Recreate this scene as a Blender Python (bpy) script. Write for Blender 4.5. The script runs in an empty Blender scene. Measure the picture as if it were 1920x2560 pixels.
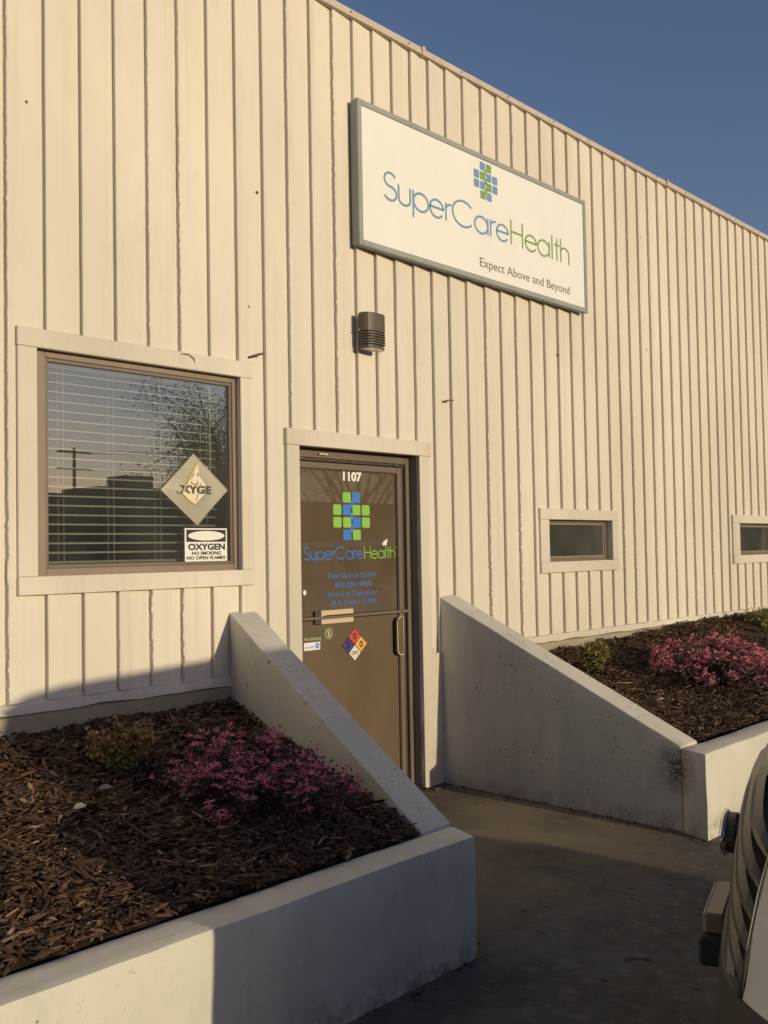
import bpy, bmesh, math, random
import numpy as np
from mathutils import Matrix, Vector

random.seed(7)
rng = np.random.default_rng(11)
S = bpy.context.scene
COL = S.collection
R = math.radians

# ------------------------------------------------------------------ camera
cam_d = bpy.data.cameras.new("camera")
cam = bpy.data.objects.new("camera", cam_d)
COL.objects.link(cam)
S.camera = cam
_yaw, _pit, _rol = R(48.1521), R(2.1670), R(-1.0306)
_f = Vector((math.sin(_yaw) * math.cos(_pit), math.cos(_yaw) * math.cos(_pit), math.sin(_pit)))
_r = Vector((math.cos(_yaw), -math.sin(_yaw), 0))
_u = _r.cross(_f)
_r2 = _r * math.cos(_rol) + _u * math.sin(_rol)
_u2 = -_r * math.sin(_rol) + _u * math.cos(_rol)
cam.matrix_world = Matrix(((_r2.x, _u2.x, -_f.x, 0), (_r2.y, _u2.y, -_f.y, -4.6314),
                           (_r2.z, _u2.z, -_f.z, 1.7), (0, 0, 0, 1)))
cam_d.sensor_fit = 'VERTICAL'
cam_d.sensor_height = 36
cam_d.lens = 36 * 2601.6 / 2560
cam_d.clip_start = 0.05
cam_d.clip_end = 2000

# ------------------------------------------------------------------ light
TA, TE = 0.095, 0.16                     # sun: metres right / up per metre away from the wall
sun_dir = Vector((TA, -1.0, TE)).normalized()      # towards the sun
el = math.asin(sun_dir.z)
w = bpy.data.worlds.new("World")
S.world = w
w.use_nodes = True
wt = w.node_tree
bg = wt.nodes["Background"]
sky = wt.nodes.new("ShaderNodeTexSky")
sky.sky_type = 'NISHITA'
sky.sun_disc = False
sky.sun_elevation = el
sky.sun_rotation = math.atan2(sun_dir.x, sun_dir.y)
sky.air_density = 1.0
sky.dust_density = 0.9
sky.ozone_density = 2.6
tintn = wt.nodes.new("ShaderNodeMix"); tintn.data_type = 'RGBA'; tintn.blend_type = 'MULTIPLY'
tintn.inputs[0].default_value = 1.0; tintn.inputs[7].default_value = (1.07, 0.885, 0.93, 1)     # white balance of the whole sky
wt.links.new(sky.outputs[0], tintn.inputs[6]); wt.links.new(tintn.outputs[2], bg.inputs[0])
bg.inputs[1].default_value = 0.12
sl = bpy.data.lights.new("sun", 'SUN')
sl.energy = 3.05
sl.angle = R(0.6)
sl.color = (1.0, 0.865, 0.56)
sun = bpy.data.objects.new("sun", sl)
COL.objects.link(sun)
sun.rotation_euler = (-sun_dir).to_track_quat('-Z', 'Y').to_euler()
sun.location = (2, -20, 8)
S.view_settings.view_transform = 'Standard'
S.view_settings.look = 'None'
S.view_settings.exposure = 0.0
S.view_settings.gamma = 1.0
S.render.engine = 'CYCLES'

# ------------------------------------------------------------------ materials
def mat(name, col, rough=0.6, metal=0.0, spec=0.5):
    m = bpy.data.materials.new(name)
    m.use_nodes = True
    b = m.node_tree.nodes["Principled BSDF"]
    b.inputs["Base Color"].default_value = (*col, 1)
    b.inputs["Roughness"].default_value = rough
    b.inputs["Metallic"].default_value = metal
    b.inputs["Specular IOR Level"].default_value = spec
    return m

class NT:
    def __init__(s, m):
        s.t = m.node_tree; s.b = s.t.nodes["Principled BSDF"]
        s.co = s.t.nodes.new("ShaderNodeTexCoord").outputs["Object"]
        s.geo = s.t.nodes.new("ShaderNodeNewGeometry")
    def link(s, a, b): s.t.links.new(a, b)
    def mapping(s, scale, src=None):
        n = s.t.nodes.new("ShaderNodeMapping"); n.inputs["Scale"].default_value = scale
        s.link(src or s.geo.outputs["Position"], n.inputs[0]); return n.outputs[0]
    def noise(s, scale, detail=4, rough=0.55, vec=None, dist=0.0):
        n = s.t.nodes.new("ShaderNodeTexNoise"); n.inputs["Scale"].default_value = scale
        n.inputs["Detail"].default_value = detail; n.inputs["Roughness"].default_value = rough
        n.inputs["Distortion"].default_value = dist
        s.link(vec or s.geo.outputs["Position"], n.inputs["Vector"]); return n.outputs[0]
    def vor(s, scale, vec=None, feat='F1'):
        n = s.t.nodes.new("ShaderNodeTexVoronoi"); n.feature = feat; n.inputs["Scale"].default_value = scale
        s.link(vec or s.geo.outputs["Position"], n.inputs["Vector"]); return n.outputs["Distance"]
    def ramp(s, src, pts):
        n = s.t.nodes.new("ShaderNodeValToRGB"); e = n.color_ramp.elements
        while len(e) < len(pts): e.new(0.5)
        for q, (p, c) in zip(e, pts):
            q.position = p; q.color = (c, c, c, 1) if isinstance(c, (int, float)) else (*c, 1)
        s.link(src, n.inputs[0]); return n.outputs[0]
    def mix(s, fac, a, b, mode='MIX'):
        n = s.t.nodes.new("ShaderNodeMix"); n.data_type = 'RGBA'; n.blend_type = mode
        for i, v in ((0, fac), (6, a), (7, b)):
            if isinstance(v, (int, float)): n.inputs[i].default_value = v if i == 0 else (v, v, v, 1)
            elif isinstance(v, tuple): n.inputs[i].default_value = (*v, 1)
            else: s.link(v, n.inputs[i])
        return n.outputs[2]
    def math(s, op, a, b=0.0):
        n = s.t.nodes.new("ShaderNodeMath"); n.operation = op
        for i, v in ((0, a), (1, b)):
            if isinstance(v, (int, float)): n.inputs[i].default_value = v
            else: s.link(v, n.inputs[i])
        return n.outputs[0]
    def sep(s, i):
        n = s.t.nodes.new("ShaderNodeSeparateXYZ"); s.link(s.geo.outputs["Position"], n.inputs[0]); return n.outputs[i]
    def color(s, c): s.link(c, s.b.inputs["Base Color"])
    def bump(s, h, strength=0.3, dist=0.002):
        n = s.t.nodes.new("ShaderNodeBump"); n.inputs["Strength"].default_value = strength
        n.inputs["Distance"].default_value = dist
        s.link(h, n.inputs["Height"]); s.link(n.outputs[0], s.b.inputs["Normal"])

def wood_paint(name, base, var=0.10, grain='Z'):
    m = mat(name, base, 0.55, spec=0.35); n = NT(m)
    sc = (60, 60, 2.2) if grain == 'Z' else (2.2, 60, 60)
    g = n.noise(1.0, 5, 0.65, n.mapping(sc))
    big = n.noise(0.9, 3, 0.5, n.mapping((1.0, 1.0, 0.5)))
    mid = n.noise(7, 4, 0.6, n.mapping((1, 1, 0.35)))
    c = n.mix(n.ramp(big, [(0.3, 0.0), (0.7, 1.0)]), tuple(v * (1 - var) for v in base), tuple(min(1, v * (1 + var * 0.5)) for v in base))
    c = n.mix(n.ramp(mid, [(0.45, 0.0), (0.75, 0.35)]), c, tuple(v * a for v, a in zip(base, (0.86, 0.84, 0.80))))
    # small knots, nail heads and chipped paint
    k = n.vor(3.1, n.mapping((1, 1, 0.45)))
    c = n.mix(n.ramp(k, [(0.018, 0.75), (0.034, 0.0)]), c, (0.16, 0.12, 0.085))
    fl = n.noise(38, 6, 0.75, n.mapping((1, 1, 0.5)))
    gate = n.noise(2.1, 2, 0.5)
    fac = n.math('MULTIPLY', n.ramp(fl, [(0.66, 0.0), (0.72, 1.0)]), n.ramp(gate, [(0.55, 0.0), (0.68, 0.7)]))
    c = n.mix(fac, c, (0.27, 0.21, 0.15))
    # hairline cracks in the paint and rain streaks
    cr = n.noise(1.0, 7, 0.8, n.mapping((14, 14, 1.3)), dist=1.2)
    c = n.mix(n.math('MULTIPLY', n.ramp(cr, [(0.485, 0.0), (0.497, 1.0), (0.503, 1.0), (0.515, 0.0)]), n.ramp(n.noise(1.7, 3), [(0.56, 0.0), (0.66, 0.5)])), c, tuple(v * .62 for v in base))
    stk = n.noise(1.0, 4, 0.6, n.mapping((17, 17, 0.35)))
    c = n.mix(n.ramp(stk, [(0.52, 0.0), (0.80, 0.55)]), c, tuple(v * a for v, a in zip(base, (.76, .74, .70))))
    # dirt splashed up near the bed
    z = n.sep(2)
    low = n.math('MULTIPLY', n.ramp(z, [(0.0, 1.0), (1.0, 0.0)]), n.ramp(n.noise(5, 5, 0.7), [(0.4, 0.0), (0.7, 0.6)]))
    c = n.mix(low, c, tuple(v * 0.6 for v in base))
    n.color(c)
    h = n.math('ADD', g, n.math('MULTIPLY', n.noise(14, 4, 0.6, n.mapping((1, 1, 0.25))), 0.9))
    n.bump(h, 0.35, 0.0022)
    return m

WALL = (0.70, 0.635, 0.545)
M_side = wood_paint("siding_paint", WALL)
M_trim = wood_paint("trim_paint", (0.66, 0.595, 0.51), 0.2, 'X')
M_trimv = wood_paint("trim_paint_upright", (0.66, 0.595, 0.51), 0.2, 'Z')
M_groove = mat("groove_dirt_shade", (0.40, 0.30, 0.235), 0.85)  # dirt, with the shade inside the grooves put into the colour too
_n = NT(M_groove); _n.color(_n.mix(_n.ramp(_n.noise(9, 5, 0.7, _n.mapping((1, 1, 0.3))), [(0.35, 0), (0.7, 1)]), (0.36, 0.30, 0.235), (0.50, 0.435, 0.355)))

def concrete_paint(name, base, spots=0.95, side_spots=(0.05, 0.04, 0.03)):
    m = mat(name, base, 0.62, spec=0.35); n = NT(m)
    big = n.noise(1.6, 5, 0.6)
    c = n.mix(n.ramp(big, [(0.3, 0.0), (0.72, 1.0)]), tuple(v * 0.84 for v in base), tuple(v * 1.04 for v in base))
    st = n.noise(6, 6, 0.7, n.mapping((1, 1, 0.25)))
    c = n.mix(n.ramp(st, [(0.5, 0.0), (0.78, 0.5)]), c, tuple(v * 0.6 for v in base))
    fl = n.noise(30, 5, 0.8)
    gate = n.noise(2.6, 3, 0.5, dist=0.6)
    fac = n.math('MULTIPLY', n.ramp(fl, [(0.60, 0.0), (0.65, 1.0)]), n.ramp(gate, [(0.43, 0.0), (0.53, spots)]))
    c = n.mix(fac, c, side_spots)
    k = n.vor(11)
    c = n.mix(n.math('MULTIPLY', n.ramp(k, [(0.035, 0.8), (0.07, 0.0)]), n.ramp(n.noise(3.3, 2), [(0.5, 0.0), (0.6, 1.0)])), c, (0.12, 0.09, 0.07))
    z = n.sep(2)
    low = n.math('MULTIPLY', n.ramp(z, [(0.0, 0.75), (0.16, 0.0)]), n.ramp(n.noise(9, 5, 0.75), [(0.42, 0.0), (0.62, 1.0)]))
    c = n.mix(low, c, (0.10, 0.08, 0.06))
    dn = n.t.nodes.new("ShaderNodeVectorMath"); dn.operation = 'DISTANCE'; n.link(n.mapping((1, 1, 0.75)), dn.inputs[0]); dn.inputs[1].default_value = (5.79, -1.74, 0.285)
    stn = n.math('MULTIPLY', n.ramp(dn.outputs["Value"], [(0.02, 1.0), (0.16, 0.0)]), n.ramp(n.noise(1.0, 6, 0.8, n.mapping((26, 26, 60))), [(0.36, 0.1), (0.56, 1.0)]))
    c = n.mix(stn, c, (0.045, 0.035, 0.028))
    n.color(c)
    h = n.math('ADD', n.noise(34, 5, 0.7), n.math('MULTIPLY', n.noise(5, 3, 0.5), 2.0))
    n.bump(h, 0.4, 0.004)
    return m
M_conc = concrete_paint("painted_concrete", (0.62, 0.58, 0.52))
M_conc2 = concrete_paint("painted_planter_concrete", (0.64, 0.60, 0.535), 0.25)
M_found = concrete_paint("foundation_concrete", (0.36, 0.305, 0.225), 1.0, (0.12, 0.09, 0.06))

def metal_paint(name, col, rough=0.38, var=0.12, metal=0.0):
    m = mat(name, col, rough, metal); n = NT(m)
    c = n.mix(n.ramp(n.noise(5, 5, 0.65, n.mapping((1, 1, 0.4))), [(0.3, 0), (0.75, 1)]), tuple(v * (1 - var) for v in col), tuple(v * (1 + var) for v in col))
    n.color(c); n.bump(n.noise(60, 3), 0.05, 0.001); return m
M_bronze = metal_paint("bronze_frame", (0.165, 0.125, 0.095), 0.4)
M_bronzed = metal_paint("dark_bronze_frame", (0.055, 0.043, 0.035), 0.45)
M_wframe = metal_paint("window_frame_brown", (0.24, 0.175, 0.13), 0.5)
M_doorpanel = metal_paint("door_panel_bronze", (0.135, 0.095, 0.06), 0.32)
M_doorglass = mat("tinted_door_glass", (0.12, 0.087, 0.056), 0.02, spec=1.0)
_n = NT(M_doorglass); _n.color(_n.mix(_n.ramp(_n.noise(3, 6, 0.7), [(0.4, 0), (0.75, 1)]), (0.105, 0.076, 0.048), (0.14, 0.105, 0.07)))
M_signface = metal_paint("sign_face", (0.79, 0.775, 0.74), 0.35, 0.03)
M_signframe = metal_paint("sign_frame_grey", (0.30, 0.31, 0.30), 0.45)
M_blue = mat("faded_blue", (0.17, 0.29, 0.46), 0.5); M_green = mat("faded_green", (0.24, 0.33, 0.12), 0.5)
M_blue_l = mat("faded_blue_tile", (0.16, 0.29, 0.50), 0.5); M_green_l = mat("faded_green_tile", (0.20, 0.32, 0.10), 0.5)
M_ink = mat('placard_ink', (.07, .055, .045), .5); M_grey = mat("grey_print", (0.22, 0.19, 0.16), 0.5)
M_dblue = mat("door_blue_vinyl", (0.05, 0.19, 0.60), 0.4); M_dgreen = mat("door_green_vinyl", (0.24, 0.50, 0.08), 0.4)
M_white = mat("white_vinyl", (0.80, 0.78, 0.74), 0.4)
M_black = mat("black_print", (0.02, 0.018, 0.017), 0.45)
M_red = mat("red_print", (0.62, 0.07, 0.05), 0.45); M_purple = mat("blue_print", (0.05, 0.04, 0.22), 0.45)
M_orange = mat("yellow_print", (0.75, 0.40, 0.08), 0.45)
M_cream = mat("cream_print", (0.72, 0.63, 0.50), 0.5)
M_beige = mat("beige_plate", (0.60, 0.47, 0.33), 0.4)
M_darkgrey = mat("plate_shadow_grey", (0.05, 0.047, 0.045), 0.5)  # tone of the shadow painted in beside the mail plate
M_olive = mat("olive_print", (0.50, 0.46, 0.26), 0.5)
M_olivebg = mat("olive_film", (0.115, 0.095, 0.06), 0.35)
M_light = metal_paint("wall_light_bronze", (0.10, 0.078, 0.06), 0.5)
M_lens = mat("wall_light_lens", (0.62, 0.50, 0.42), 0.25)
M_blind = mat("blind_slat", (0.80, 0.80, 0.76), 0.45)
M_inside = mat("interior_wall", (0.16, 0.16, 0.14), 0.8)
M_cap = metal_paint("roof_cap_metal", (0.52, 0.44, 0.37), 0.45)
M_roof = metal_paint("roof_membrane", (0.35, 0.34, 0.32), 0.8)
M_steel = mat("steel", (0.55, 0.53, 0.50), 0.25, 1.0)

def glass_mat(name, tint, refl, film=0.03, fc=(0.5, 0.5, 0.4)):
    m = bpy.data.materials.new(name); m.use_nodes = True; t = m.node_tree
    out = t.nodes["Material Output"]; t.nodes.remove(t.nodes["Principled BSDF"])
    tr = t.nodes.new("ShaderNodeBsdfTransparent"); tr.inputs[0].default_value = (*tint, 1)
    gl = t.nodes.new("ShaderNodeBsdfGlossy"); gl.inputs["Roughness"].default_value = 0.004
    gl.inputs["Color"].default_value = (0.96, 0.96, 0.95, 1)
    fr = t.nodes.new("ShaderNodeFresnel"); fr.inputs[0].default_value = 1.52
    ma = t.nodes.new("ShaderNodeMath"); ma.operation = 'MULTIPLY_ADD'
    ma.inputs[1].default_value = 1.6; ma.inputs[2].default_value = refl
    t.links.new(fr.outputs[0], ma.inputs[0])
    mx = t.nodes.new("ShaderNodeMixShader"); t.links.new(ma.outputs[0], mx.inputs[0])
    t.links.new(tr.outputs[0], mx.inputs[1]); t.links.new(gl.outputs[0], mx.inputs[2])
    df = t.nodes.new("ShaderNodeBsdfDiffuse"); df.inputs[0].default_value = (*fc, 1)
    nz = t.nodes.new("ShaderNodeTexNoise"); nz.inputs["Scale"].default_value = 2.5; nz.inputs["Detail"].default_value = 6
    g = t.nodes.new("ShaderNodeNewGeometry"); t.links.new(g.outputs["Position"], nz.inputs["Vector"])
    mm = t.nodes.new("ShaderNodeMath"); mm.operation = 'MULTIPLY'; mm.inputs[1].default_value = film * 2
    t.links.new(nz.outputs[0], mm.inputs[0])
    m2 = t.nodes.new("ShaderNodeMixShader"); t.links.new(mm.outputs[0], m2.inputs[0])
    t.links.new(mx.outputs[0], m2.inputs[1]); t.links.new(df.outputs[0], m2.inputs[2])
    t.links.new(m2.outputs[0], out.inputs[0]); return m
M_glass = glass_mat("window_glass", (0.86, 0.87, 0.84), 0.10, 0.042, (0.46, 0.45, 0.42))
M_plastic = glass_mat("clear_plastic", (0.9, 0.88, 0.84), 0.04, 0.36, (0.75, 0.70, 0.60))

# ------------------------------------------------------------------ mesh helpers
class MB:
    def __init__(s): s.v = []; s.f = []; s.at = []
    def poly(s, pts): 
        i = len(s.v); s.v += [tuple(p) for p in pts]; s.f.append(tuple(range(i, i + len(pts)))); return s
    def prism(s, bot, top):
        n = len(bot); i = len(s.v); s.v += [tuple(p) for p in bot] + [tuple(p) for p in top]
        s.f.append(tuple(i + k for k in reversed(range(n)))); s.f.append(tuple(i + n + k for k in range(n)))
        for k in range(n):
            j = (k + 1) % n; s.f.append((i + k, i + j, i + n + j, i + n + k))
        return s
    def box(s, x0, x1, y0, y1, z0, z1):
        return s.prism([(x0, y0, z0), (x1, y0, z0), (x1, y1, z0), (x0, y1, z0)],
                       [(x0, y0, z1), (x1, y0, z1), (x1, y1, z1), (x0, y1, z1)])
    def plate(s, pts, y0, y1):      # polygon given as (x,z) counter-clockwise seen from -Y, front y0
        return s.prism([(x, y1, z) for x, z in pts], [(x, y0, z) for x, z in pts])
    def tube(s, pts, r, n=8, cap=True):
        pts = [Vector(p) for p in pts]; rs = r if isinstance(r, (list, tuple)) else [r] * len(pts)
        rings = []
        for k, p in enumerate(pts):
            d = (pts[min(k + 1, len(pts) - 1)] - pts[max(k - 1, 0)]).normalized()
            a = d.cross(Vector((0, 0, 1)) if abs(d.z) < 0.9 else Vector((1, 0, 0))).normalized(); b = d.cross(a)
            i = len(s.v)
            for q in range(n):
                t = 2 * math.pi * q / n; s.v.append(tuple(p + (a * math.cos(t) + b * math.sin(t)) * rs[k]))
            rings.append(i)
        for k in range(len(rings) - 1):
            for q in range(n):
                s.f.append((rings[k] + q, rings[k] + (q + 1) % n, rings[k + 1] + (q + 1) % n, rings[k + 1] + q))
        if cap:
            s.f.append(tuple(rings[0] + q for q in reversed(range(n)))); s.f.append(tuple(rings[-1] + q for q in range(n)))
        return s
    def build(s, name, m, parent=None, bevel=0, smooth=False, seg=1, fix=True):
        off = Vector((0, 0, 0)); p = parent
        while p is not None: off += Vector(p.location); p = p.parent
        me = bpy.data.meshes.new(name)
        me.from_pydata([(a - off.x, b - off.y, c - off.z) for a, b, c in s.v], [], s.f)
        if bevel or fix:
            bm = bmesh.new(); bm.from_mesh(me)
            if fix: bmesh.ops.recalc_face_normals(bm, faces=bm.faces)
            if bevel:
                es = [e for e in bm.edges if len(e.link_faces) == 2 and e.calc_face_angle(0) > 0.5]
                bmesh.ops.bevel(bm, geom=es, offset=bevel, segments=seg, affect='EDGES', profile=0.7, clamp_overlap=True)
            bm.to_mesh(me); bm.free()
        me.materials.append(m)
        if smooth: me.polygons.foreach_set("use_smooth", [True] * len(me.polygons))
        o = bpy.data.objects.new(name, me); COL.objects.link(o)
        if parent: o.parent = parent
        return o

def tag(o, label, cat=None, group=None, kind=None):
    if label: o['label'] = label
    if cat: o['category'] = cat
    if group: o['group'] = group
    if kind: o['kind'] = kind
    return o
def thing(name, loc, label, cat, group=None, rz=0):
    o = bpy.data.objects.new(name, None); COL.objects.link(o); o.location = loc; o.rotation_euler = (0, 0, rz)
    o.empty_display_size = 0.2
    return tag(o, label, cat, group)

_dg = None
def text_mb(s, x0, x1, z0, caph, y, thick=0.0012, bold=0.0, ref=None):
    """flat lettering: baseline z0, capital height caph, stretched to x0..x1, front face at y"""
    cu = bpy.data.curves.new("t", 'FONT'); cu.body = s; cu.size = 1; cu.offset = bold; cu.resolution_u = 4
    ob = bpy.data.objects.new("t", cu); COL.objects.link(ob)
    dg = bpy.context.evaluated_depsgraph_get(); me = bpy.data.meshes.new_from_object(ob.evaluated_get(dg))
    cr = bpy.data.curves.new("r", 'FONT'); cr.body = ref or "H"; cr.offset = bold
    orf = bpy.data.objects.new("r", cr); COL.objects.link(orf)
    dg = bpy.context.evaluated_depsgraph_get(); mr = bpy.data.meshes.new_from_object(orf.evaluated_get(dg))
    hr = max(v.co.y for v in mr.vertices)
    xs = [v.co.x for v in me.vertices]; a, b = min(xs), max(xs)
    mb = MB(); V = [(x0 + (v.co.x - a) / (b - a) * (x1 - x0), v.co.y / hr * caph + z0) for v in me.vertices]
    nv = len(V)
    mb.v = [(x, y, z) for x, z in V] + [(x, y + thick, z) for x, z in V]
    F = [tuple(p.vertices) for p in me.polygons]; mb.f = list(F)
    cnt = {}
    for f in F:
        for k in range(len(f)):
            e = (f[k], f[(k + 1) % len(f)]); cnt[tuple(sorted(e))] = cnt.get(tuple(sorted(e)), []) + [e]
    for es in cnt.values():
        if len(es) == 1: i, j = es[0]; mb.f.append((j, i, i + nv, j + nv))
    for o in (ob, orf): bpy.data.objects.remove(o)
    bpy.data.curves.remove(cu); bpy.data.curves.remove(cr); bpy.data.meshes.remove(me); bpy.data.meshes.remove(mr)
    return mb

def text_chars(s, x0, x1, z0, caph, y, th, bold, m, parent, name="character"):
    """one object per printed character"""
    mb = text_mb(s, x0, x1, z0, caph, y, th, bold); n = len(mb.v); pa = list(range(n))
    def find(a):
        while pa[a] != a: pa[a] = pa[pa[a]]; a = pa[a]
        return a
    for f in mb.f:
        for q in f[1:]: pa[find(q)] = find(f[0])
    isl = {}
    for f in mb.f: isl.setdefault(find(f[0]), []).append(f)
    for fs in isl.values():
        ids = sorted({q for f in fs for q in f}); mp = {q: k for k, q in enumerate(ids)}; o = MB()
        o.v = [mb.v[q] for q in ids]; o.f = [tuple(mp[q] for q in f) for f in fs]; o.build(name, m, parent, fix=False)

# geometric single-weight letters drawn as strokes, cap height 1, x-height 0.68
def arc(cx, cy, rx, ry, a0, a1, n=20):
    return [(cx + rx * math.cos(R(a0 + (a1 - a0) * k / n)), cy + ry * math.sin(R(a0 + (a1 - a0) * k / n))) for k in range(n + 1)]
XH = 0.68
GL = {
 'S': (0.50, [arc(0.25, 0.74, 0.20, 0.235, 28, 270, 16)[:-1] + arc(0.25, 0.265, 0.225, 0.24, 90, -152, 16)]),
 'u': (0.52, [[(0.05, XH)] + arc(0.26, 0.24, 0.21, 0.22, 180, 360) + [(0.47, XH)]]),
 'p': (0.66, [[(0.06, XH), (0.06, -0.28)], arc(0.35, 0.33, 0.28, 0.32, 0, 360, 32)]),
 'e': (0.60, [[(0.03, 0.36), (0.56, 0.36)] + arc(0.295, 0.33, 0.265, 0.32, 6, 325, 28)]),
 'r': (0.30, [[(0.06, XH), (0.06, 0.02)], arc(0.26, 0.42, 0.20, 0.23, 180, 82, 10)]),
 'C': (0.92, [arc(0.48, 0.5, 0.45, 0.48, 42, 318, 32)]),
 'a': (0.66, [[(0.60, XH), (0.60, 0.02)], arc(0.31, 0.33, 0.28, 0.32, 0, 360, 32)]),
 'H': (0.70, [[(0.07, 1.0), (0.07, 0.0)], [(0.60, 1.0), (0.60, 0.0)], [(0.07, 0.52), (0.60, 0.52)]]),
 'l': (0.18, [[(0.08, 1.0), (0.08, 0.0)]]),
 't': (0.28, [[(0.14, 0.94), (0.14, 0.0)], [(0.02, 0.66), (0.27, 0.66)]]),
 'h': (0.54, [[(0.06, 1.0), (0.06, 0.0)], arc(0.27, 0.40, 0.21, 0.25, 180, 0, 16) + [(0.48, 0.0)]]),
}
def stroke(mb, pts, wdt, y, th):
    n = len(pts); closed = (abs(pts[0][0] - pts[-1][0]) + abs(pts[0][1] - pts[-1][1])) < 1e-6
    L = []
    for k in range(n):
        a = pts[k - 1] if k else (pts[-2] if closed else pts[0]); b = pts[k + 1] if k < n - 1 else (pts[1] if closed else pts[-1])
        dx, dz = b[0] - a[0], b[1] - a[1]; l = math.hypot(dx, dz) or 1
        L.append((-dz / l * wdt / 2, dx / l * wdt / 2))
    i = len(mb.v)
    for (x, z), (nx, nz) in zip(pts, L):
        mb.v += [(x + nx, y, z + nz), (x - nx, y, z - nz), (x - nx, y + th, z - nz), (x + nx, y + th, z + nz)]
    for k in range(n - 1):
        a, b = i + 4 * k, i + 4 * k + 4
        mb.f += [(a, a + 1, b + 1, b), (a + 1, a + 2, b + 2, b + 1), (a + 3, a, b, b + 3)]
def logo_word(word, x0, x1, z0, cap, y, th, wf=0.075):
    tot = sum(GL[c][0] for c in word); sx = (x1 - x0) / tot; out = []; x = x0
    for k, c in enumerate(word):
        wd, st = GL[c]; mb = MB()
        for q, s in enumerate(st):
            stroke(mb, [(x + px * sx, z0 + pz * cap) for px, pz in s], wf * cap, y - 0.0002 * q - 0.0001 * (k % 2), th)
        out.append(mb); x += wd * sx
    return out
def logo_tiles(parent, x0, x1, z0, z1, y, th, m_tile, m_link, gap=0.16):
    px = (x1 - x0) / (4 - gap); pz = (z1 - z0) / (4 - gap); tw, thh = px * (1 - gap), pz * (1 - gap)
    def rrect(a, b, c, d, r):
        pts = []
        for cx, cz, s in ((b - r, c + r, 270), (b - r, d - r, 0), (a + r, d - r, 90), (a + r, c + r, 180)):
            for k in range(4): pts.append((cx + r * math.cos(R(s + 30 * k)), cz + r * math.sin(R(s + 30 * k))))
        return pts
    link = {(0, 2), (1, 1), (2, 2), (3, 1)}
    for r_ in range(4):
        for c_ in range(4):
            if r_ in (0, 3) and c_ in (0, 3): continue
            a = x0 + c_ * px; d = z1 - r_ * pz; lk = (r_, c_) in link
            mb = MB().plate(rrect(a, a + tw, d - thh, d, tw * (0.06 if lk else 0.16)), y, y + th)
            mb.build("logo_tile", m_link if lk else m_tile, parent)
    g = gap * px * 1.6
    for (r_, c_), (r2, c2) in (((0, 2), (1, 1)), ((1, 1), (2, 2)), ((2, 2), (3, 1))):
        # short diagonal link between the two tiles
        zc = z1 - r2 * pz + gap * pz / 2; xc = x0 + 2 * px - gap * px / 2
        s = 1 if c_ > c2 else -1
        h = px * 0.34; q = pz * 0.30; wv = px * 0.17
        pts = [(xc + s * (h) , zc + q), (xc + s * (h - 2 * wv), zc + q), (xc - s * h, zc - q), (xc - s * (h - 2 * wv), zc - q)]
        if s < 0: pts = pts[::-1]
        MB().plate(pts, y - 0.0004, y + th).build("logo_link", m_link, parent)

# ------------------------------------------------------------------ ground (one sheet to the horizon)
gprof = [(-600, -0.12), (-40, -0.12), (-8, -0.10), (-5, -0.085), (-3, -0.045), (-1.95, 0.0), (0.0, 0.08), (0.4, 0.08), (600, 0.08)]
def ground_z(y):
    for (a, za), (b, zb) in zip(gprof, gprof[1:]):
        if a <= y <= b: return za + (zb - za) * (y - a) / (b - a)
    return 0
mb = MB(); xs = [-600, -20, 0, 2, 4, 6, 8, 12, 30, 600]
for x in xs:
    for y, z in gprof: mb.v.append((x, y, z))
ny = len(gprof)
for i in range(len(xs) - 1):
    for j in range(ny - 1): mb.f.append((i * ny + j, (i + 1) * ny + j, (i + 1) * ny + j + 1, i * ny + j + 1))
M_ground = mat("worn_concrete", (0.2, 0.17, 0.14), 0.85, spec=0.25)
n = NT(M_ground)
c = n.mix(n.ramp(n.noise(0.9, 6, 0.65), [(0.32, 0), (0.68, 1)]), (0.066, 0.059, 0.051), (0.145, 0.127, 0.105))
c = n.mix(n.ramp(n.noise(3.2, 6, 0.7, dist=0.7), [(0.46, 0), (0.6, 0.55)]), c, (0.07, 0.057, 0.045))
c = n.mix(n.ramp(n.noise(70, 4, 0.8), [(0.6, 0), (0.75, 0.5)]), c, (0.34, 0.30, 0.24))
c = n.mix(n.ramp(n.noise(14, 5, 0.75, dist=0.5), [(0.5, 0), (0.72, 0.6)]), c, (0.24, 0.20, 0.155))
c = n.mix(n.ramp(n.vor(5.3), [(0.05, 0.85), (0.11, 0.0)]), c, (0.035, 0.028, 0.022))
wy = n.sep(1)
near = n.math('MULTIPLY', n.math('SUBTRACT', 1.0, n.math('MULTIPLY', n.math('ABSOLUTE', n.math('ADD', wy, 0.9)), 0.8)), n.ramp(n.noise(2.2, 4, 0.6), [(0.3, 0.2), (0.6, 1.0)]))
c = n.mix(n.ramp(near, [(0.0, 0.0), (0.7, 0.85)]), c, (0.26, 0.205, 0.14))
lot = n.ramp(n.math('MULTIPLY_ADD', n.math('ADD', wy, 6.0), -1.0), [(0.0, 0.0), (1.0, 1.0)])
c = n.mix(lot, c, n.mix(n.ramp(n.noise(0.7, 6, 0.7), [(0.3, 0), (0.7, 1)]), (0.33, 0.29, 0.24), (0.43, 0.38, 0.32)))  # out-of-view lot made paler to bounce sunlight onto the shaded planter wall
n.color(c); n.bump(n.math('ADD', n.noise(120, 4, 0.8), n.math('MULTIPLY', n.noise(9, 4), 1.5)), 0.5, 0.004)
tag(mb.build("ground", M_ground), None, kind='structure')

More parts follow.
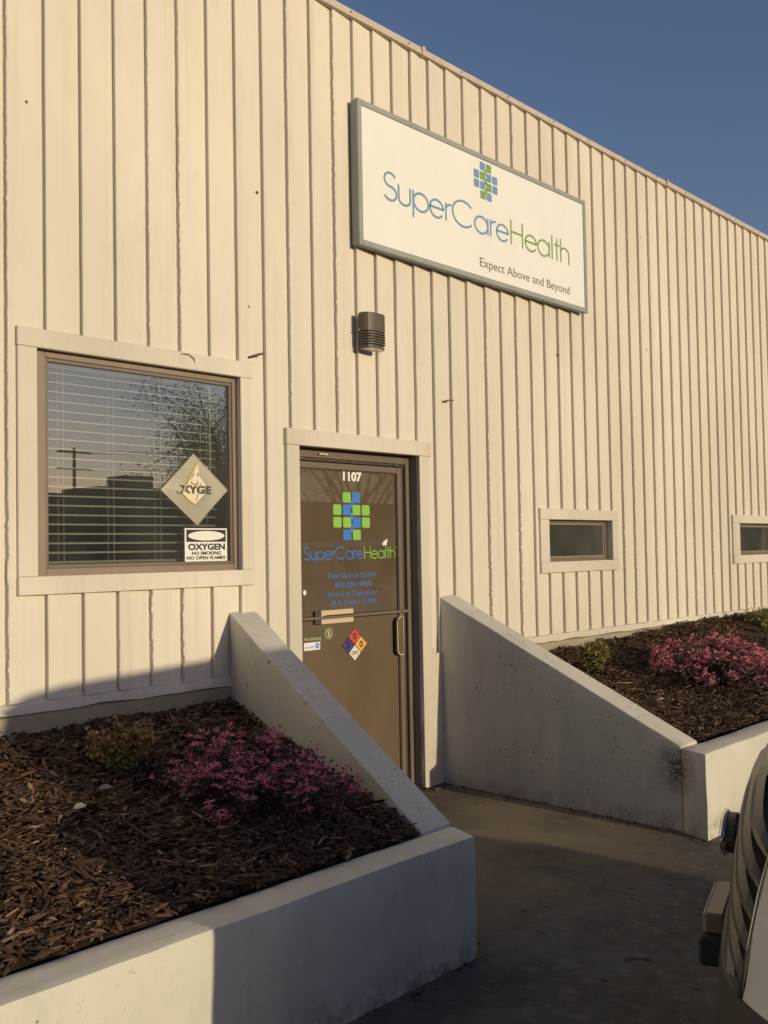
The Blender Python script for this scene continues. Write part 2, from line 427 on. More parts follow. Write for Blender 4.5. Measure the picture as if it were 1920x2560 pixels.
# ------------------------------------------------------------------ the building
B = thing("warehouse", (6, 6, 0.08), "long low industrial building with cream grooved siding, brown glass door and a flat roof", "building")
EAVE, SB, DB = 5.245, 1.01, 0.09
OPEN = [(2.625, 3.915, 1.605, 2.725), (4.375, 5.515, -1, 2.358), (7.125, 8.14, 1.587, 1.937), (10.84, 11.855, 1.587, 1.937)]
P = 0.2032; X0 = 2.4795
offs = {5: .01, 6: .03, 7: .045, 8: .07, 9: .07, 10: .075, 11: .08, 12: .02, 13: -.02, 14: -.05, 15: -.08, 16: -.10, 17: -.13, 18: -.10}
K0, K1 = -28, 84
gx = {k: X0 + P * (k + offs.get(k, random.uniform(-.012, .012))) for k in range(K0, K1 + 1)}
rough = {k: random.choice([0.0004, 0.0005, 0.0007, 0.0012, 0.0018]) for k in gx}
for k in (5, 11, 19, 21, 30, 36): rough[k] = 0.0026
# back sheet seen in the grooves
xsb = sorted({gx[K0] - .1, gx[K1] + .1, 4.0, 5.75} | {v for o in OPEN for v in o[:2]}); zsb = sorted({DB - .3, SB - .02, EAVE} | {v for o in OPEN for v in o[2:] if v > 0})
mb = MB()
for a, b in zip(xsb, xsb[1:]):
    for c_, d in zip(zsb, zsb[1:]):
        xc, zc = (a + b) / 2, (c_ + d) / 2
        if any(o[0] < xc < o[1] and o[2] < zc < o[3] for o in OPEN): continue
        mb.poly([(a, 0.004, c_), (b, 0.004, c_), (b, 0.004, d), (a, 0.004, d)])
mb.build("sheathing", M_groove, B)
LAP = 0.021                       # each board's left edge stands proud of the next one
def strip(mb, a, b, xl, xr, z0, z1, rl, rr, step):
    n = max(1, int((z1 - z0) / step)); i0 = len(mb.v)
    el, er = a == xl, b == xr
    yf = lambda x: -LAP * (xr - x) / (xr - xl)
    w_ = 0
    for k in range(n + 1):
        z = z0 + (z1 - z0) * k / n
        w_ = .6 * w_ + random.gauss(0, .00015)
        row = []
        if el: jl = random.gauss(0, rl * (2.0 if z < 1.9 else 1)) + w_; row += [(a + jl * .2, 0.0045, z), (a + jl * .6, yf(a) + .003, z), (a + abs(jl) + .0015, yf(a), z)]
        else: row += [(a, yf(a), z)]
        if er: jr = random.gauss(0, rr * (2.0 if z < 1.9 else 1)); row += [(b - .0015 - abs(jr), yf(b), z), (b, 0.0045, z)]
        else: row += [(b, yf(b), z)]
        mb.v += row
    m = len(row)
    for k in range(n):
        i = i0 + m * k
        for q in range(m - 1): mb.f.append((i + q, i + q + 1, i + q + m + 1, i + q + m))
    if not (el and er): return
    mb.f.append(tuple(i0 + q for q in reversed(range(m)))); i = i0 + m * n; mb.f.append(tuple(i + q for q in range(m)))
for k in range(K0, K1):
    xl, xr = gx[k] + 0.003, gx[k + 1] - 0.003
    mb = MB(); cuts = sorted({xl, xr} | {v for o in OPEN for v in o[:2] if xl + .004 < v < xr - .004} | {v for v in (4.0, 5.745) if xl + .004 < v < xr - .004})
    vis = -1 <= k <= 47
    for a, b in zip(cuts, cuts[1:]):
        xc = (a + b) / 2; zb = DB if 4.0 < xc < 5.745 else SB
        segs = [(zb, EAVE - 0.012 - random.random() * 0.006)]
        for o in OPEN:
            if o[0] < xc < o[1]:
                ns = []
                for s0, s1 in segs:
                    if o[2] > s0: ns.append((s0, o[2]))
                    if o[3] < s1: ns.append((max(o[3], s0), s1))
                segs = ns
        for s0, s1 in segs:
            rl = rough[k] if a == xl else 0; rr = rough[k + 1] if b == xr else 0
            strip(mb, a, b, xl, xr, s0, s1, rl, rr, (0.018 if max(rl, rr) > .0015 else 0.16) if vis else 9)
    mb.build("siding_board", M_side, B, fix=False)
# raised joint cover
MB().box(gx[18] - 0.004, gx[18] + 0.040, -0.024, 0.0118, SB, EAVE - 0.02).build("joint_cover", M_side, B, bevel=0.002)
# water table strip and foundation, left and right of the entrance recess
for x0, x1 in ((-3.3, 3.83), (5.915, 19.6)):
    mb = MB(); n_ = int((x1 - x0) / 0.12)
    for k in range(n_ + 1):
        x = x0 + (x1 - x0) * k / n_; j = random.gauss(0, 0.0025); q = random.gauss(0, 0.004)
        mb.v += [(x, 0.011, SB + 0.006 + j), (x, -0.024 + j, SB - 0.006 + j), (x, -0.032, SB - 0.05 + q), (x, 0.011, SB - 0.058 + q)]
    for k in range(n_):
        for q in range(3): mb.f.append((4 * k + q, 4 * k + q + 4, 4 * k + q + 5, 4 * k + q + 1))
    mb.f += [(0, 1, 2, 3), tuple(4 * n_ + q for q in (3, 2, 1, 0))]
    mb.build("bottom_strip", M_trim, B)
    mb = MB()
    for k in range(n_ + 1):
        x = x0 + (x1 - x0) * k / n_
        mb.v += [(x, 0.0105, SB - 0.045), (x, -0.034 + random.gauss(0, .002), SB - 0.062 + random.gauss(0, .002)), (x, -0.045 + random.gauss(0, .003), 0.0), (x, 0.0105, 0.0)]
    for k in range(n_):
        for q in range(3): mb.f.append((4 * k + q, 4 * k + q + 4, 4 * k + q + 5, 4 * k + q + 1))
    mb.f += [(0, 1, 2, 3), tuple(4 * n_ + q for q in (3, 2, 1, 0))]
    mb.build("foundation", M_found, B)
# roof edge: lapped lengths of metal cap
xc = gx[K0] - .15; seams = [1.9, 5.62, 9.35, 13.1, 16.9, gx[K1] + .15]
for k, xe in enumerate(seams):
    j = 0.004 * (k % 2)
    MB().prism([(xc, -0.040 - j, EAVE - 0.028), (xc, 0.10, EAVE - 0.028), (xc, 0.10, EAVE + 0.026 + j), (xc, -0.032 - j, EAVE + 0.022 + j)],
               [(xe + .03, -0.040 - j, EAVE - 0.030), (xe + .03, 0.10, EAVE - 0.030), (xe + .03, 0.10, EAVE + 0.025 + j), (xe + .03, -0.032 - j, EAVE + 0.020 + j)]).build("roof_cap", M_cap, B, bevel=0.002)
    MB().box(xe - 0.004, xe + 0.030, -0.050, 0.0, EAVE - 0.036, EAVE + 0.030).build("cap_seam", M_cap, B, bevel=0.002)
    xc = xe
for k in range(26):
    x = 1.2 + k * .61 + random.uniform(-.03, .03); MB().tube([(x, -.044, EAVE - .004), (x, -.050, EAVE - .004)], .006, 6).build("cap_screw", M_steel, B)
xa, xb = gx[K0] - .1, gx[K1] + .1
MB().box(xa, xb, 0.101, 14, EAVE - 0.06, EAVE - 0.005).build("roof", M_roof, B)
MB().box(xa, xa + .1, 0.013, 14, 0.0, EAVE - 0.061).build("side_wall", M_side, B)
MB().box(xb - .1, xb, 0.013, 14, 0.0, EAVE - 0.061).build("side_wall", M_side, B)
MB().box(xa, xb, 14.001, 14.1, 0.0, EAVE - 0.061).build("back_wall", M_side, B)
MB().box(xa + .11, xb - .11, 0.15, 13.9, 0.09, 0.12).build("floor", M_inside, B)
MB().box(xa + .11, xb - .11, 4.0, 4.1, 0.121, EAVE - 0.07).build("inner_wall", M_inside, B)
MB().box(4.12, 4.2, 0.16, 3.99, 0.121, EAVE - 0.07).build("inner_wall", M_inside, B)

# ---- windows (parts of the building, their pieces are sub-parts)
def window_unit(o, trim, rec, fws, frame_m, name_label=None):
    x0, x1, z0, z1 = o; tx0, tx1, tz0, tz1 = trim
    # carrier: the recessed frame itself
    mb = MB(); y0, y1 = rec, rec + 0.05
    fl_, fr_, fb_, ft_ = fws; gi = 0.018
    W = MB()
    W.box(x0, x0 + fl_, y0, y1, z0, z1).box(x1 - fr_, x1, y0, y1, z0, z1).box(x0 + fl_, x1 - fr_, y0 + .0005, y1, z1 - ft_, z1).box(x0 + fl_, x1 - fr_, y0 + .0005, y1, z0, z0 + fb_)
    win = W.build("window", frame_m, B, bevel=0.003); tag(win, name_label)
    # reveals
    Rv = MB(); Rv.box(x0 - .01, x0, -0.0005, y1, z0, z1).box(x1, x1 + .01, -0.0005, y1, z0, z1).box(x0, x1, -0.0005, y1, z1, z1 + .01).box(x0, x1, -0.0005, y1, z0 - .01, z0)
    Rv.build("reveal", M_trimv, win)
    a_, b_, c_, d_ = x0 + fl_, x1 - fr_, z0 + fb_, z1 - ft_
    I = MB(); I.box(a_, a_ + gi, y0 + .008, y1 - .004, c_, d_).box(b_ - gi, b_, y0 + .008, y1 - .004, c_, d_)
    I.box(a_ + gi, b_ - gi, y0 + .0085, y1 - .004, d_ - gi, d_).box(a_ + gi, b_ - gi, y0 + .0085, y1 - .004, c_, c_ + gi)
    I.build("inner_frame", M_wframe if frame_m is not M_wframe else M_bronze, win, bevel=0.002)
    MB().box(a_ + gi - .004, b_ - gi + .004, y0 + 0.022, y0 + 0.026, c_ + gi - .004, d_ - gi + .004).build("pane", M_glass, win)
    yt = -0.034
    MB().box(tx0, tx1, yt - .004, -0.0005, z1 - 0.003, tz1).build("trim_board", M_trim, win, bevel=0.003)
    MB().box(tx0 + .002, tx1 - .002, yt - .004, -0.0005, tz0, z0 + 0.004).build("trim_board", M_trim, win, bevel=0.003)
    MB().box(tx0 + .003, x0 + .003, yt, -0.0005, z0 + .0045, z1 - .0035).build("trim_board", M_trimv, win, bevel=0.003)
    MB().box(x1 - .003, tx1 - .003, yt, -0.0005, z0 + .0045, z1 - .0035).build("trim_board", M_trimv, win, bevel=0.003)
    return win
win1 = window_unit(OPEN[0], (2.522, 4.004, 1.520, 2.815), 0.012, (0.072, 0.030, 0.040, 0.036), M_wframe, "large window with wide cream trim boards and half open blinds behind the glass")
win2 = window_unit(OPEN[2], (6.997, 8.232, 1.503, 2.022), 0.030, (0.024, 0.034, 0.030, 0.026), M_bronze, "small low window nearer the door, above the right planter")
win3 = window_unit(OPEN[3], (10.665, 11.98, 1.503, 2.022), 0.030, (0.024, 0.034, 0.030, 0.026), M_bronze, "small low window cut by the right edge of the photo")

# ---- blinds behind the large window
bl = thing("window_blind", (3.3, 0.12, 1.66), "white horizontal slat blind hanging open behind the large window", "blind")
for k in range(21):
    z = 2.636 - k * 0.0480
    s = MB(); w0 = 0.024
    pts = []
    for q in range(5):
        t = -1 + q * 0.5; pts.append((0.115 + w0 * t, z + 0.0035 * (1 - t * t) + (0.004 * t)))
    for x in (2.735, 3.822 + 0.004 * math.sin(k)):
        for y, zz in pts: s.v.append((x, y, zz))
        for y, zz in reversed(pts): s.v.append((x, y, zz - 0.0022))
    for q in range(9): s.f.append((q, q + 1, q + 11, q + 10))
    s.f += [(9, 0, 10, 19), tuple(range(9, -1, -1)), tuple(range(10, 20))]
    s.build("slat", M_blind, bl)
for x in (2.84, 3.135, 3.435, 3.755):
    for y in (0.088, 0.142):
        MB().tube([(x, y, 1.665), (x, y, 2.70)], 0.0012, 5).build("ladder_cord", M_blind, bl)
MB().tube([(3.775, 0.082, 2.02), (3.775, 0.082, 2.68)], 0.004, 6).build("tilt_wand", M_blind, bl)
MB().box(2.73, 3.83, 0.09, 0.14, 2.665, 2.705).build("head_rail", M_blind, bl, bevel=.003)
MB().box(2.735, 3.825, 0.095, 0.135, 1.650, 1.664).build("bottom_rail", M_blind, bl, bevel=.003)

# ---- door and its surround
DY = 0.10
# trim boards
dt = MB().box(4.268, 5.640, -0.036, -0.0005, 2.357, 2.458).build("door_trim", M_trim, B, bevel=.003)
MB().box(4.272, 4.376, -0.032, -0.0005, 0.075, 2.3565).build("trim_board", M_trimv, dt, bevel=.003)
MB().box(5.514, 5.615, -0.032, -0.0005, 0.065, 2.3565).build("trim_board", M_trimv, dt, bevel=.003)
MB().box(5.616, 5.722, -0.028, -0.0005, 0.065, 0.985).build("trim_board", M_trimv, dt, bevel=.003)
MB().box(5.616, 5.650, -0.030, -0.0005, 0.9855, 1.02).build("trim_board", M_trimv, dt, bevel=.003)
# jamb returns
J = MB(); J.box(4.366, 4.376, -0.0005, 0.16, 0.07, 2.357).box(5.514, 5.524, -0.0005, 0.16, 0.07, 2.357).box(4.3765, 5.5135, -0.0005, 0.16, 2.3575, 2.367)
J.build("jamb_return", mat("jamb_paint_shaded", (.22, .185, .15), .6), dt)  # siding paint darkened, the shade of the recess is in this colour
FR = MB().box(5.472, 5.513, 0.062, 0.15, 0.07, 2.356)
FR.box(4.377, 4.432, 0.062, 0.15, 0.07, 2.356).box(4.4325, 5.4715, 0.0625, 0.15, 2.300, 2.356)
fr = FR.build("door_frame", M_bronze, B, bevel=.003)
MB().box(4.4325, 5.4715, 0.075, 0.15, 2.282, 2.2995).build("head_stop", M_bronzed, fr)
MB().box(5.452, 5.4715, 0.085, 0.15, 0.07, 2.2995).build("jamb_stop", M_bronzed, fr)
MB().box(4.40, 5.50, 0.03, 0.16, 0.068, 0.088).build("threshold", M_steel, fr, bevel=.004)
door = MB().box(4.436, 5.448, 0.100, 0.145, 0.10, 2.278).build("door", M_bronzed, B)
mb = MB(); mb.box(4.437, 4.470, 0.082, 0.0995, 0.102, 2.276); mb.build("stile", M_bronze, door, bevel=.003)
mb = MB(); mb.box(5.402, 5.446, 0.078, 0.0995, 0.102, 2.276); mb.build("stile", M_bronze, door, bevel=.003)
mb = MB(); mb.box(4.4705, 5.4015, 0.080, 0.0995, 2.236, 2.276); mb.build("top_rail", M_bronze, door, bevel=.003)
mb = MB(); mb.box(4.4705, 5.4015, 0.082, 0.0995, 0.102, 0.20); mb.build("bottom_rail", M_bronze, door, bevel=.003)
G = MB(); G.box(4.4705, 4.4775, 0.086, 0.0995, 0.2005, 2.2355).box(5.3945, 5.4015, 0.086, 0.0995, 0.2005, 2.2355).box(4.478, 5.394, 0.0865, 0.0995, 2.228, 2.2355)
G.build("glazing_bead", M_bronzed, door)
MB().box(4.478, 5.394, 0.0945, 0.0995, 1.300, 2.2275).build("glass_pane", M_doorglass, door)
MB().box(4.478, 5.394, 0.0940, 0.0995, 0.2005, 1.270).build("lower_panel", M_doorpanel, door)
MB().box(4.478, 5.394, 0.0935, 0.0995, 1.2705, 1.2995).build("mid_rail", M_bronzed, door, bevel=.002)
pb = MB().box(4.440, 5.470, 0.052, 0.064, 1.279, 1.296).build("push_bar", M_bronze, door, bevel=.002)
MB().box(4.440, 4.462, 0.0645, 0.0815, 1.281, 1.294).build("bar_bracket", M_bronzed, pb)
MB().box(5.405, 5.440, 0.0645, 0.0775, 1.281, 1.294).build("bar_bracket", M_steel, pb)
MB().box(5.395, 5.402, 0.048, 0.0775, 1.276, 1.299).build("bar_bracket", M_steel, pb)
MB().box(4.640, 4.935, 0.070, 0.0925, 1.245, 1.332).build("mail_plate", M_beige, door, bevel=.003)
MB().box(4.588, 4.6395, 0.074, 0.0925, 1.247, 1.330).build("plate_shadow", M_darkgrey, door, bevel=.002)  # dark block standing in for the mail plate's shadow on its left
MB().tube([(4.66, 0.045, 1.300), (4.92, 0.045, 1.300)], 0.004, 6).build("rod", M_bronzed, door)
# D-shaped pull
pts = [(5.412, 0.992), (5.412, 1.252)]
pts = [(5.412, 0.994)] + [(5.412, 1.250)] + arc(5.385, 1.215, 0.035, 0.035, 90, 180, 6) + arc(5.385, 1.029, 0.035, 0.035, 180, 270, 6)
MB().plate([(x - .002, z) for x, z in pts][::-1], 0.058, 0.0775).build("pull_handle", M_doorpanel, door)
ring = [(x - .002, 0.055, z) for x, z in pts]; MB().tube(ring + [ring[0]], 0.0045, 6).build("pull_rim", M_beige, door, smooth=True)
# closer arm and small screws on the head
MB().box(4.62, 4.70, 0.045, 0.0615, 2.318, 2.330).build("closer_shoe", M_beige, fr, bevel=.002)
for x in (4.47, 4.93, 5.36): MB().tube([(x, 0.056, 2.292), (x, 0.076, 2.292)], 0.006, 8).build("screw", M_steel, fr)
# lettering on the glass
gy = 0.0925
def lines(txt, x0, x1, z0, cap, m, y=gy, bold=0.0, name="lettering", parent=None):
    return text_mb(txt, x0, x1, z0, cap, y, 0.0012, bold).build(name, m, parent or door, fix=False)
text_chars("1107", 4.879, 5.058, 2.170, 0.058, gy, .0012, .045, M_white, door, "street_number_digit")
logo_tiles(door, 4.783, 5.130, 1.778, 2.092, gy, 0.0015, M_dgreen, M_dblue)
L1 = "SuperCare"; L2 = "Health"
for mb in logo_word(L1, 4.515, 5.060, 1.654, 0.080, gy, 0.0015, 0.085): mb.build("letter", M_dblue, door)
for mb in logo_word(L2, 5.064, 5.384, 1.654, 0.080, gy, 0.0015, 0.085): mb.build("letter", M_dgreen, door)
mb = MB(); stroke(mb, arc(5.387, 1.727, .008, .008, 0, 360, 14), .0016, gy, .001); mb.build("registered_mark", M_dgreen, door)
lines("R", 5.384, 5.390, 1.7235, 0.007, M_dgreen)
lines("Distribution Center", 4.728, 5.193, 1.534, 0.031, M_dblue)
lines("800.206.4880", 4.786, 5.134, 1.474, 0.031, M_dblue)
lines("Hours of Operation", 4.722, 5.196, 1.414, 0.031, M_dblue)
lines("M-F 9 AM - 5 PM", 4.754, 5.162, 1.354, 0.033, M_dblue)
# bird-shaped scrap stuck over the name
MB().plate([(5.245, 1.752), (5.262, 1.738), (5.279, 1.744), (5.290, 1.735), (5.297, 1.763), (5.305, 1.786), (5.272, 1.772), (5.255, 1.764), (5.270, 1.762)], gy - .002, gy - .0005).build("paper_scrap", M_white)
tag(bpy.data.objects["paper_scrap"], "torn white scrap stuck to the door glass above the word Health", "scrap")

# ---- stickers on the lower door (things of their own)
py = 0.0925
def sticker(name, x, z, label, cat): return thing(name, (x, py, z), label, cat)
t = sticker("hazard_diamond", 4.963, 1.093, "four-coloured hazard diamond with 0, 3, 0 and OXY on the lower door panel", "hazard sign")
cx, cz, hx, hz = 4.963, 1.093, 0.120, 0.107
MB().plate([(cx, cz - hz), (cx + hx, cz), (cx, cz + hz), (cx - hx, cz)], py, py + .001).build("backing", M_black, t)
def quad(ux, uz, m):
    a = 0.93; X, Z = cx + ux * hx / 2, cz + uz * hz / 2; hh, vv = hx / 2 * a, hz / 2 * a
    MB().plate([(X, Z - vv), (X + hh, Z), (X, Z + vv), (X - hh, Z)], py - .0012, py - .0002).build("field", m, t)
quad(0, 1, M_red); quad(-1, 0, M_purple); quad(1, 0, M_orange); quad(0, -1, M_cream)
for s, x, z, a in (("0", 4.945, 1.128, .042), ("3", 4.884, 1.074, .042), ("0", 5.007, 1.073, .042)):
    text_mb(s, x, x + .034, z, a, py - .0022, .0009, .02).build("digit", M_black, t, fix=False)
text_chars("OXY", 4.932, 4.995, 1.030, .022, py - .0022, .0009, .02, M_black, t, "letter")

t = sticker("no_soliciting_sticker", 4.63, 1.175, "olive No Soliciting sticker with a crossed-out figure, left side of the door", "sticker")
MB().box(4.500, 4.684, py - .0002, py + .001, 1.140, 1.214).build("film", M_olivebg, t)
MB().box(4.6845, 4.762, py - .0006, py + .001, 1.144, 1.222).build("symbol_film", M_olivebg, t)
text_mb("No Soliciting", 4.508, 4.655, 1.150, .020, py - .0012, .0008, .01).build("lettering", M_olive, t, fix=False)
mb = MB(); stroke(mb, arc(4.723, 1.183, .028, .028, 0, 360, 28), .006, py - .0018, .001); stroke(mb, [(4.704, 1.203), (4.742, 1.163)], .005, py - .0022, .001); mb.build("ban_ring", M_olive, t)
mb = MB().plate([(4.719, 1.163), (4.727, 1.163), (4.731, 1.190), (4.727, 1.196), (4.719, 1.196), (4.715, 1.190)], py - .0014, py - .0008); mb.plate(arc(4.723, 1.200, .005, .005, 0, 315, 7), py - .0014, py - .0008); mb.build("figure", M_olive, t)
mb = MB(); 
for a in ((4.686, 4.761, 1.1445, 1.1455), (4.686, 4.761, 1.2205, 1.2215), (4.6855, 4.6865, 1.146, 1.220), (4.760, 4.761, 1.146, 1.220)): mb.box(a[0], a[1], py - .0010, py - .0007, a[2], a[3])
mb.build("border", M_olive, t)

t = sticker("security_sticker", 4.577, 1.113, "white secured-by sticker with a blue octagon badge, lower left of the door", "sticker")
MB().box(4.506, 4.646, py, py + .001, 1.088, 1.137).build("card", M_white, t)
oc = lambda r: [(4.621 + r * math.cos(R(22.5 + 45 * k)), 1.1135 + r * math.sin(R(22.5 + 45 * k))) for k in range(8)]
MB().plate(oc(.020), py - .0010, py - .0002).build("badge", M_dblue, t)
mb = MB(); o8 = oc(.0165); stroke(mb, o8 + [o8[0]], .0014, py - .0014, .0006); mb.build("badge_ring", M_white, t)
text_mb("ADT", 4.608, 4.634, 1.108, .011, py - .0018, .0006, .02).build("lettering", M_white, t, fix=False)
text_mb("secured by", 4.513, 4.592, 1.104, .011, py - .0010, .0006, .0).build("lettering", M_dblue, t, fix=False)
MB().box(4.513, 4.592, py - .0008, py - .0002, 1.0985, 1.1000).build("underline", M_dblue, t)
tag(MB().plate(arc(4.490, 1.452, .014, .016, 0, 345, 23), py - .03, py - .029).build("round_label", M_white), "small round white label on the left edge of the door at bar height", "label")

# ---- notices on the large window
wy_ = 0.030
t = thing("oxygen_notice", (3.70, wy_, 1.755), "white notice reading OXYGEN NO SMOKING NO OPEN FLAMES in the window corner", "notice")
MB().box(3.549, 3.848, wy_ - .001, wy_ + .001, 1.662, 1.848).build("card", M_white, t)
MB().box(3.560, 3.838, wy_ - .0022, wy_ - .0012, 1.772, 1.840).build("header", M_black, t)
MB().plate(arc(3.699, 1.806, .128, .027, 0, 352, 45), wy_ - .0034, wy_ - .0024).build("oval", M_signface, t)
text_chars("OXYGEN", 3.571, 3.832, 1.728, .034, wy_ - .0022, .001, .04, M_black, t, "letter")
text_mb("NO SMOKING", 3.597, 3.802, 1.700, .018, wy_ - .0022, .001, .03).build("lettering", M_black, t, fix=False)
text_mb("NO OPEN FLAMES", 3.561, 3.836, 1.674, .018, wy_ - .0022, .001, .03).build("lettering", M_black, t, fix=False)

t = thing("diamond_holder", (3.62, wy_, 2.065), "clear diamond holder on the window with a torn yellow-edged oxygen placard inside", "placard holder")
dpts = [(3.633, 1.866), (3.852, 2.068), (3.612, 2.262), (3.390, 2.056)]
MB().plate(dpts, wy_ - .004, wy_ - .001).build("clear_plate", M_plastic, t)
rp = [(x, wy_ - .005, z) for x, z in dpts]; MB().tube(rp + [rp[0]], .0035, 5).build("rim", M_plastic, t)
card = [(3.620, 1.980), (3.700, 2.050), (3.692, 2.095), (3.655, 2.135), (3.640, 2.215), (3.622, 2.195), (3.610, 2.140), (3.560, 2.090), (3.530, 2.040), (3.575, 2.000)]
MB().plate(card, wy_ - .007, wy_ - .0055).build("torn_card", M_cream, t)
mb = MB(); stroke(mb, [(3.645, 2.215), (3.612, 2.178), (3.575, 2.110), (3.532, 2.040), (3.575, 2.005), (3.622, 1.980)], .008, wy_ - .0090, .0015); mb.build("yellow_edge", mat("yellow_edge", (.62, .50, .08), .4), t)
mb = MB(); stroke(mb, [(3.625, 1.983), (3.660, 2.010), (3.698, 2.050)], .003, wy_ - .0090, .0015); stroke(mb, [(3.660, 2.10), (3.625, 2.00)], .004, wy_ - .0092, .0012); mb.build("fold", M_grey, t)
text_chars("XYGE", 3.515, 3.732, 2.044, .042, wy_ - .0085, .001, .05, M_ink, t, "letter")
mb = MB(); stroke(mb, arc(3.616, 2.115, .022, .024, 190, 350, 12), .006, wy_ - .0085, .001); stroke(mb, [(3.590, 2.094), (3.645, 2.094)], .004, wy_ - .0087, .001); mb.build("flame_symbol", M_grey, t)
text_mb("A", 3.632, 3.652, 2.140, .022, wy_ - .0085, .001, .03).build("mark", M_grey, t, fix=False)
mb = MB(); stroke(mb, arc(3.512, 2.06, .018, .022, 200, 320, 8), .006, wy_ - .0085, .001); mb.build("mark", M_grey, t)

# ------------------------------------------------------------------ sign on the facade
sg = thing("business_sign", (6.30, 0, 3.69), "big white company sign in a grey frame, high on the wall above the lamp", "sign")
sx0, sx1, sz0, sz1 = 4.884, 7.725, 3.692, 4.660
YF = -0.080
MB().box(sx0 + .006, sx1 - .006, YF + .012, -0.018, sz0 + .006, sz1 - .006).build("cabinet", M_signframe, sg)
for a in ((sx0, sx0 + .042, sz0, sz1), (sx1 - .042, sx1, sz0, sz1)): MB().box(a[0], a[1], YF - .008, YF + .02, a[2], a[3]).build("frame_rail", M_signframe, sg, bevel=.004)
for a in ((sz0, sz0 + .040), (sz1 - .040, sz1)): MB().box(sx0 + .0425, sx1 - .0425, YF - .0078, YF + .02, a[0], a[1]).build("frame_rail", M_signframe, sg, bevel=.004)
MB().box(sx0 + .043, sx1 - .043, YF, YF + .01, sz0 + .0405, sz1 - .0405).build("face", M_signface, sg)
sy = YF - .0022
for mb in logo_word("SuperCare", 5.130, 6.585, 4.053, 0.196, sy, .002, 0.085): mb.build("letter", M_blue, sg)
for mb in logo_word("Health", 6.590, 7.462, 4.053, 0.196, sy, .002, 0.085): mb.build("letter", M_green, sg)
logo_tiles(sg, 6.146, 6.442, 4.322, 4.600, sy, .002, M_blue_l, M_green_l)
text_mb("Expect Above and Beyond", 6.199, 7.444, 3.805, .067, sy, .002, 0.0).build("lettering", M_grey, sg, fix=False)

# ------------------------------------------------------------------ wall light
wl = thing("wall_light", (5.0, 0, 1.3 + 1.7), "dark bronze wall lamp with ribbed lower half, above the door and below the sign", "wall lamp")
def bow(x0, x1, yb, ye, yc, n=10):
    out = [(x0, yb), (x0, ye)]
    for k in range(1, n): 
        t = -1 + 2 * k / n; x = x0 + (x1 - x0) * k / n; out.append((x, yc + (ye - yc) * abs(t) ** 4.5))
    return out + [(x1, ye), (x1, yb)]
def bowed(mb, pts, z0, z1, k=1.0):
    mb.prism([(x, y, z0) for x, y in pts], [(x, y, z1) for x, y in pts])
x0, x1 = 4.890, 5.095
MB().box(4.95, 5.045, -0.055, -0.004, 3.05, 3.20).build("mounting_box", M_light, wl, bevel=.004)
mb = MB(); bowed(mb, bow(x0, x1, -.056, -.100, -.138), 3.130, 3.250); mb.build("housing", M_light, wl, bevel=.003)
mb = MB(); bowed(mb, bow(x0 + .012, x1 - .012, -.0565, -.090, -.128), 3.030, 3.1295); mb.build("core", M_bronzed, wl)
for k in range(5):
    z = 3.046 + k * .0165
    mb = MB(); bowed(mb, bow(x0 + .003, x1 - .003, -.0562, -.100, -.143), z, z + .008); mb.build("louver", M_light, wl)
mb = MB(); bowed(mb, bow(x0 + .008, x1 - .008, -.0564, -.098, -.139), 3.018, 3.0295); mb.build("bottom_rim", M_light, wl)
mb = MB(); bowed(mb, bow(x0 + .014, x1 - .014, -.060, -.092, -.130), 3.012, 3.0175); mb.build("lens", M_lens, wl)
MB().tube([(4.886, -.075, 3.135), (4.880, -.075, 3.135)], .006, 8).build("screw", M_steel, wl)
# wires, nails and hooks
def twig(pts, r, label, cat, m, name): return tag(MB().tube(pts, r, 6).build(name, m, smooth=True), label, cat)
M_rust = mat("rusty_wire", (0.16, 0.11, 0.07), .7)
twig([(3.46, -.030, 2.800), (3.53, -.050, 2.803), (3.57, -.045, 2.785), (3.585, -.030, 2.745)], .0025, "thin bent wire looped over the top trim of the large window", "wire", M_rust, "wire")
twig([(3.985, -.004, 2.845), (4.04, -.05, 2.868), (4.07, -.06, 2.875)], .008, "short rusty hook beside the top right corner of the large window trim", "hook", M_rust, "hook")
twig([(5.80, -.010, 2.760), (5.83, -.05, 2.770), (5.87, -.06, 2.772)], .006, "small bent nail sticking out of the siding right of the door", "nail", M_rust, "nail")
for x, z in ((2.59, 3.93), (2.60, 4.95), (4.00, 3.15), (4.08, 3.85), (3.96, 4.18), (8.9, 3.55), (7.35, 3.3), (5.95, 4.98)):
    MB().tube([(x, -.004, z), (x + .002, -.014, z)], [.011, .007], 7).build("knot_plug", M_rust, B)

# ------------------------------------------------------------------ planter walls
def wobble(o, amp, cuts=1):
    """uneven hand-trowelled faces and worn arrises"""
    bm = bmesh.new(); bm.from_mesh(o.data)
    for _ in range(8):
        es = [e for e in bm.edges if e.calc_length() > 0.14]
        if not es: break
        bmesh.ops.subdivide_edges(bm, edges=es, cuts=1, use_grid_fill=True)
        if len(bm.verts) > 9000: break
    from mathutils import noise
    for v in bm.verts:
        p = v.co * 3.1; q = v.co * 14
        v.co += Vector((noise.noise(p), noise.noise(p + Vector((5, 3, 1))), noise.noise(p + Vector((1, 9, 4))))) * amp + Vector((noise.noise(q), noise.noise(q + Vector((5, 3, 1))), noise.noise(q + Vector((2, 2, 8))))) * amp * 0.4
    bmesh.ops.triangulate(bm, faces=[f for f in bm.faces if len(f.verts) > 4])
    bm.to_mesh(o.data); bm.free()
    o.data.polygons.foreach_set("use_smooth", [True] * len(o.data.polygons))
    try: o.data.set_sharp_from_angle(angle=R(28))
    except Exception: pass
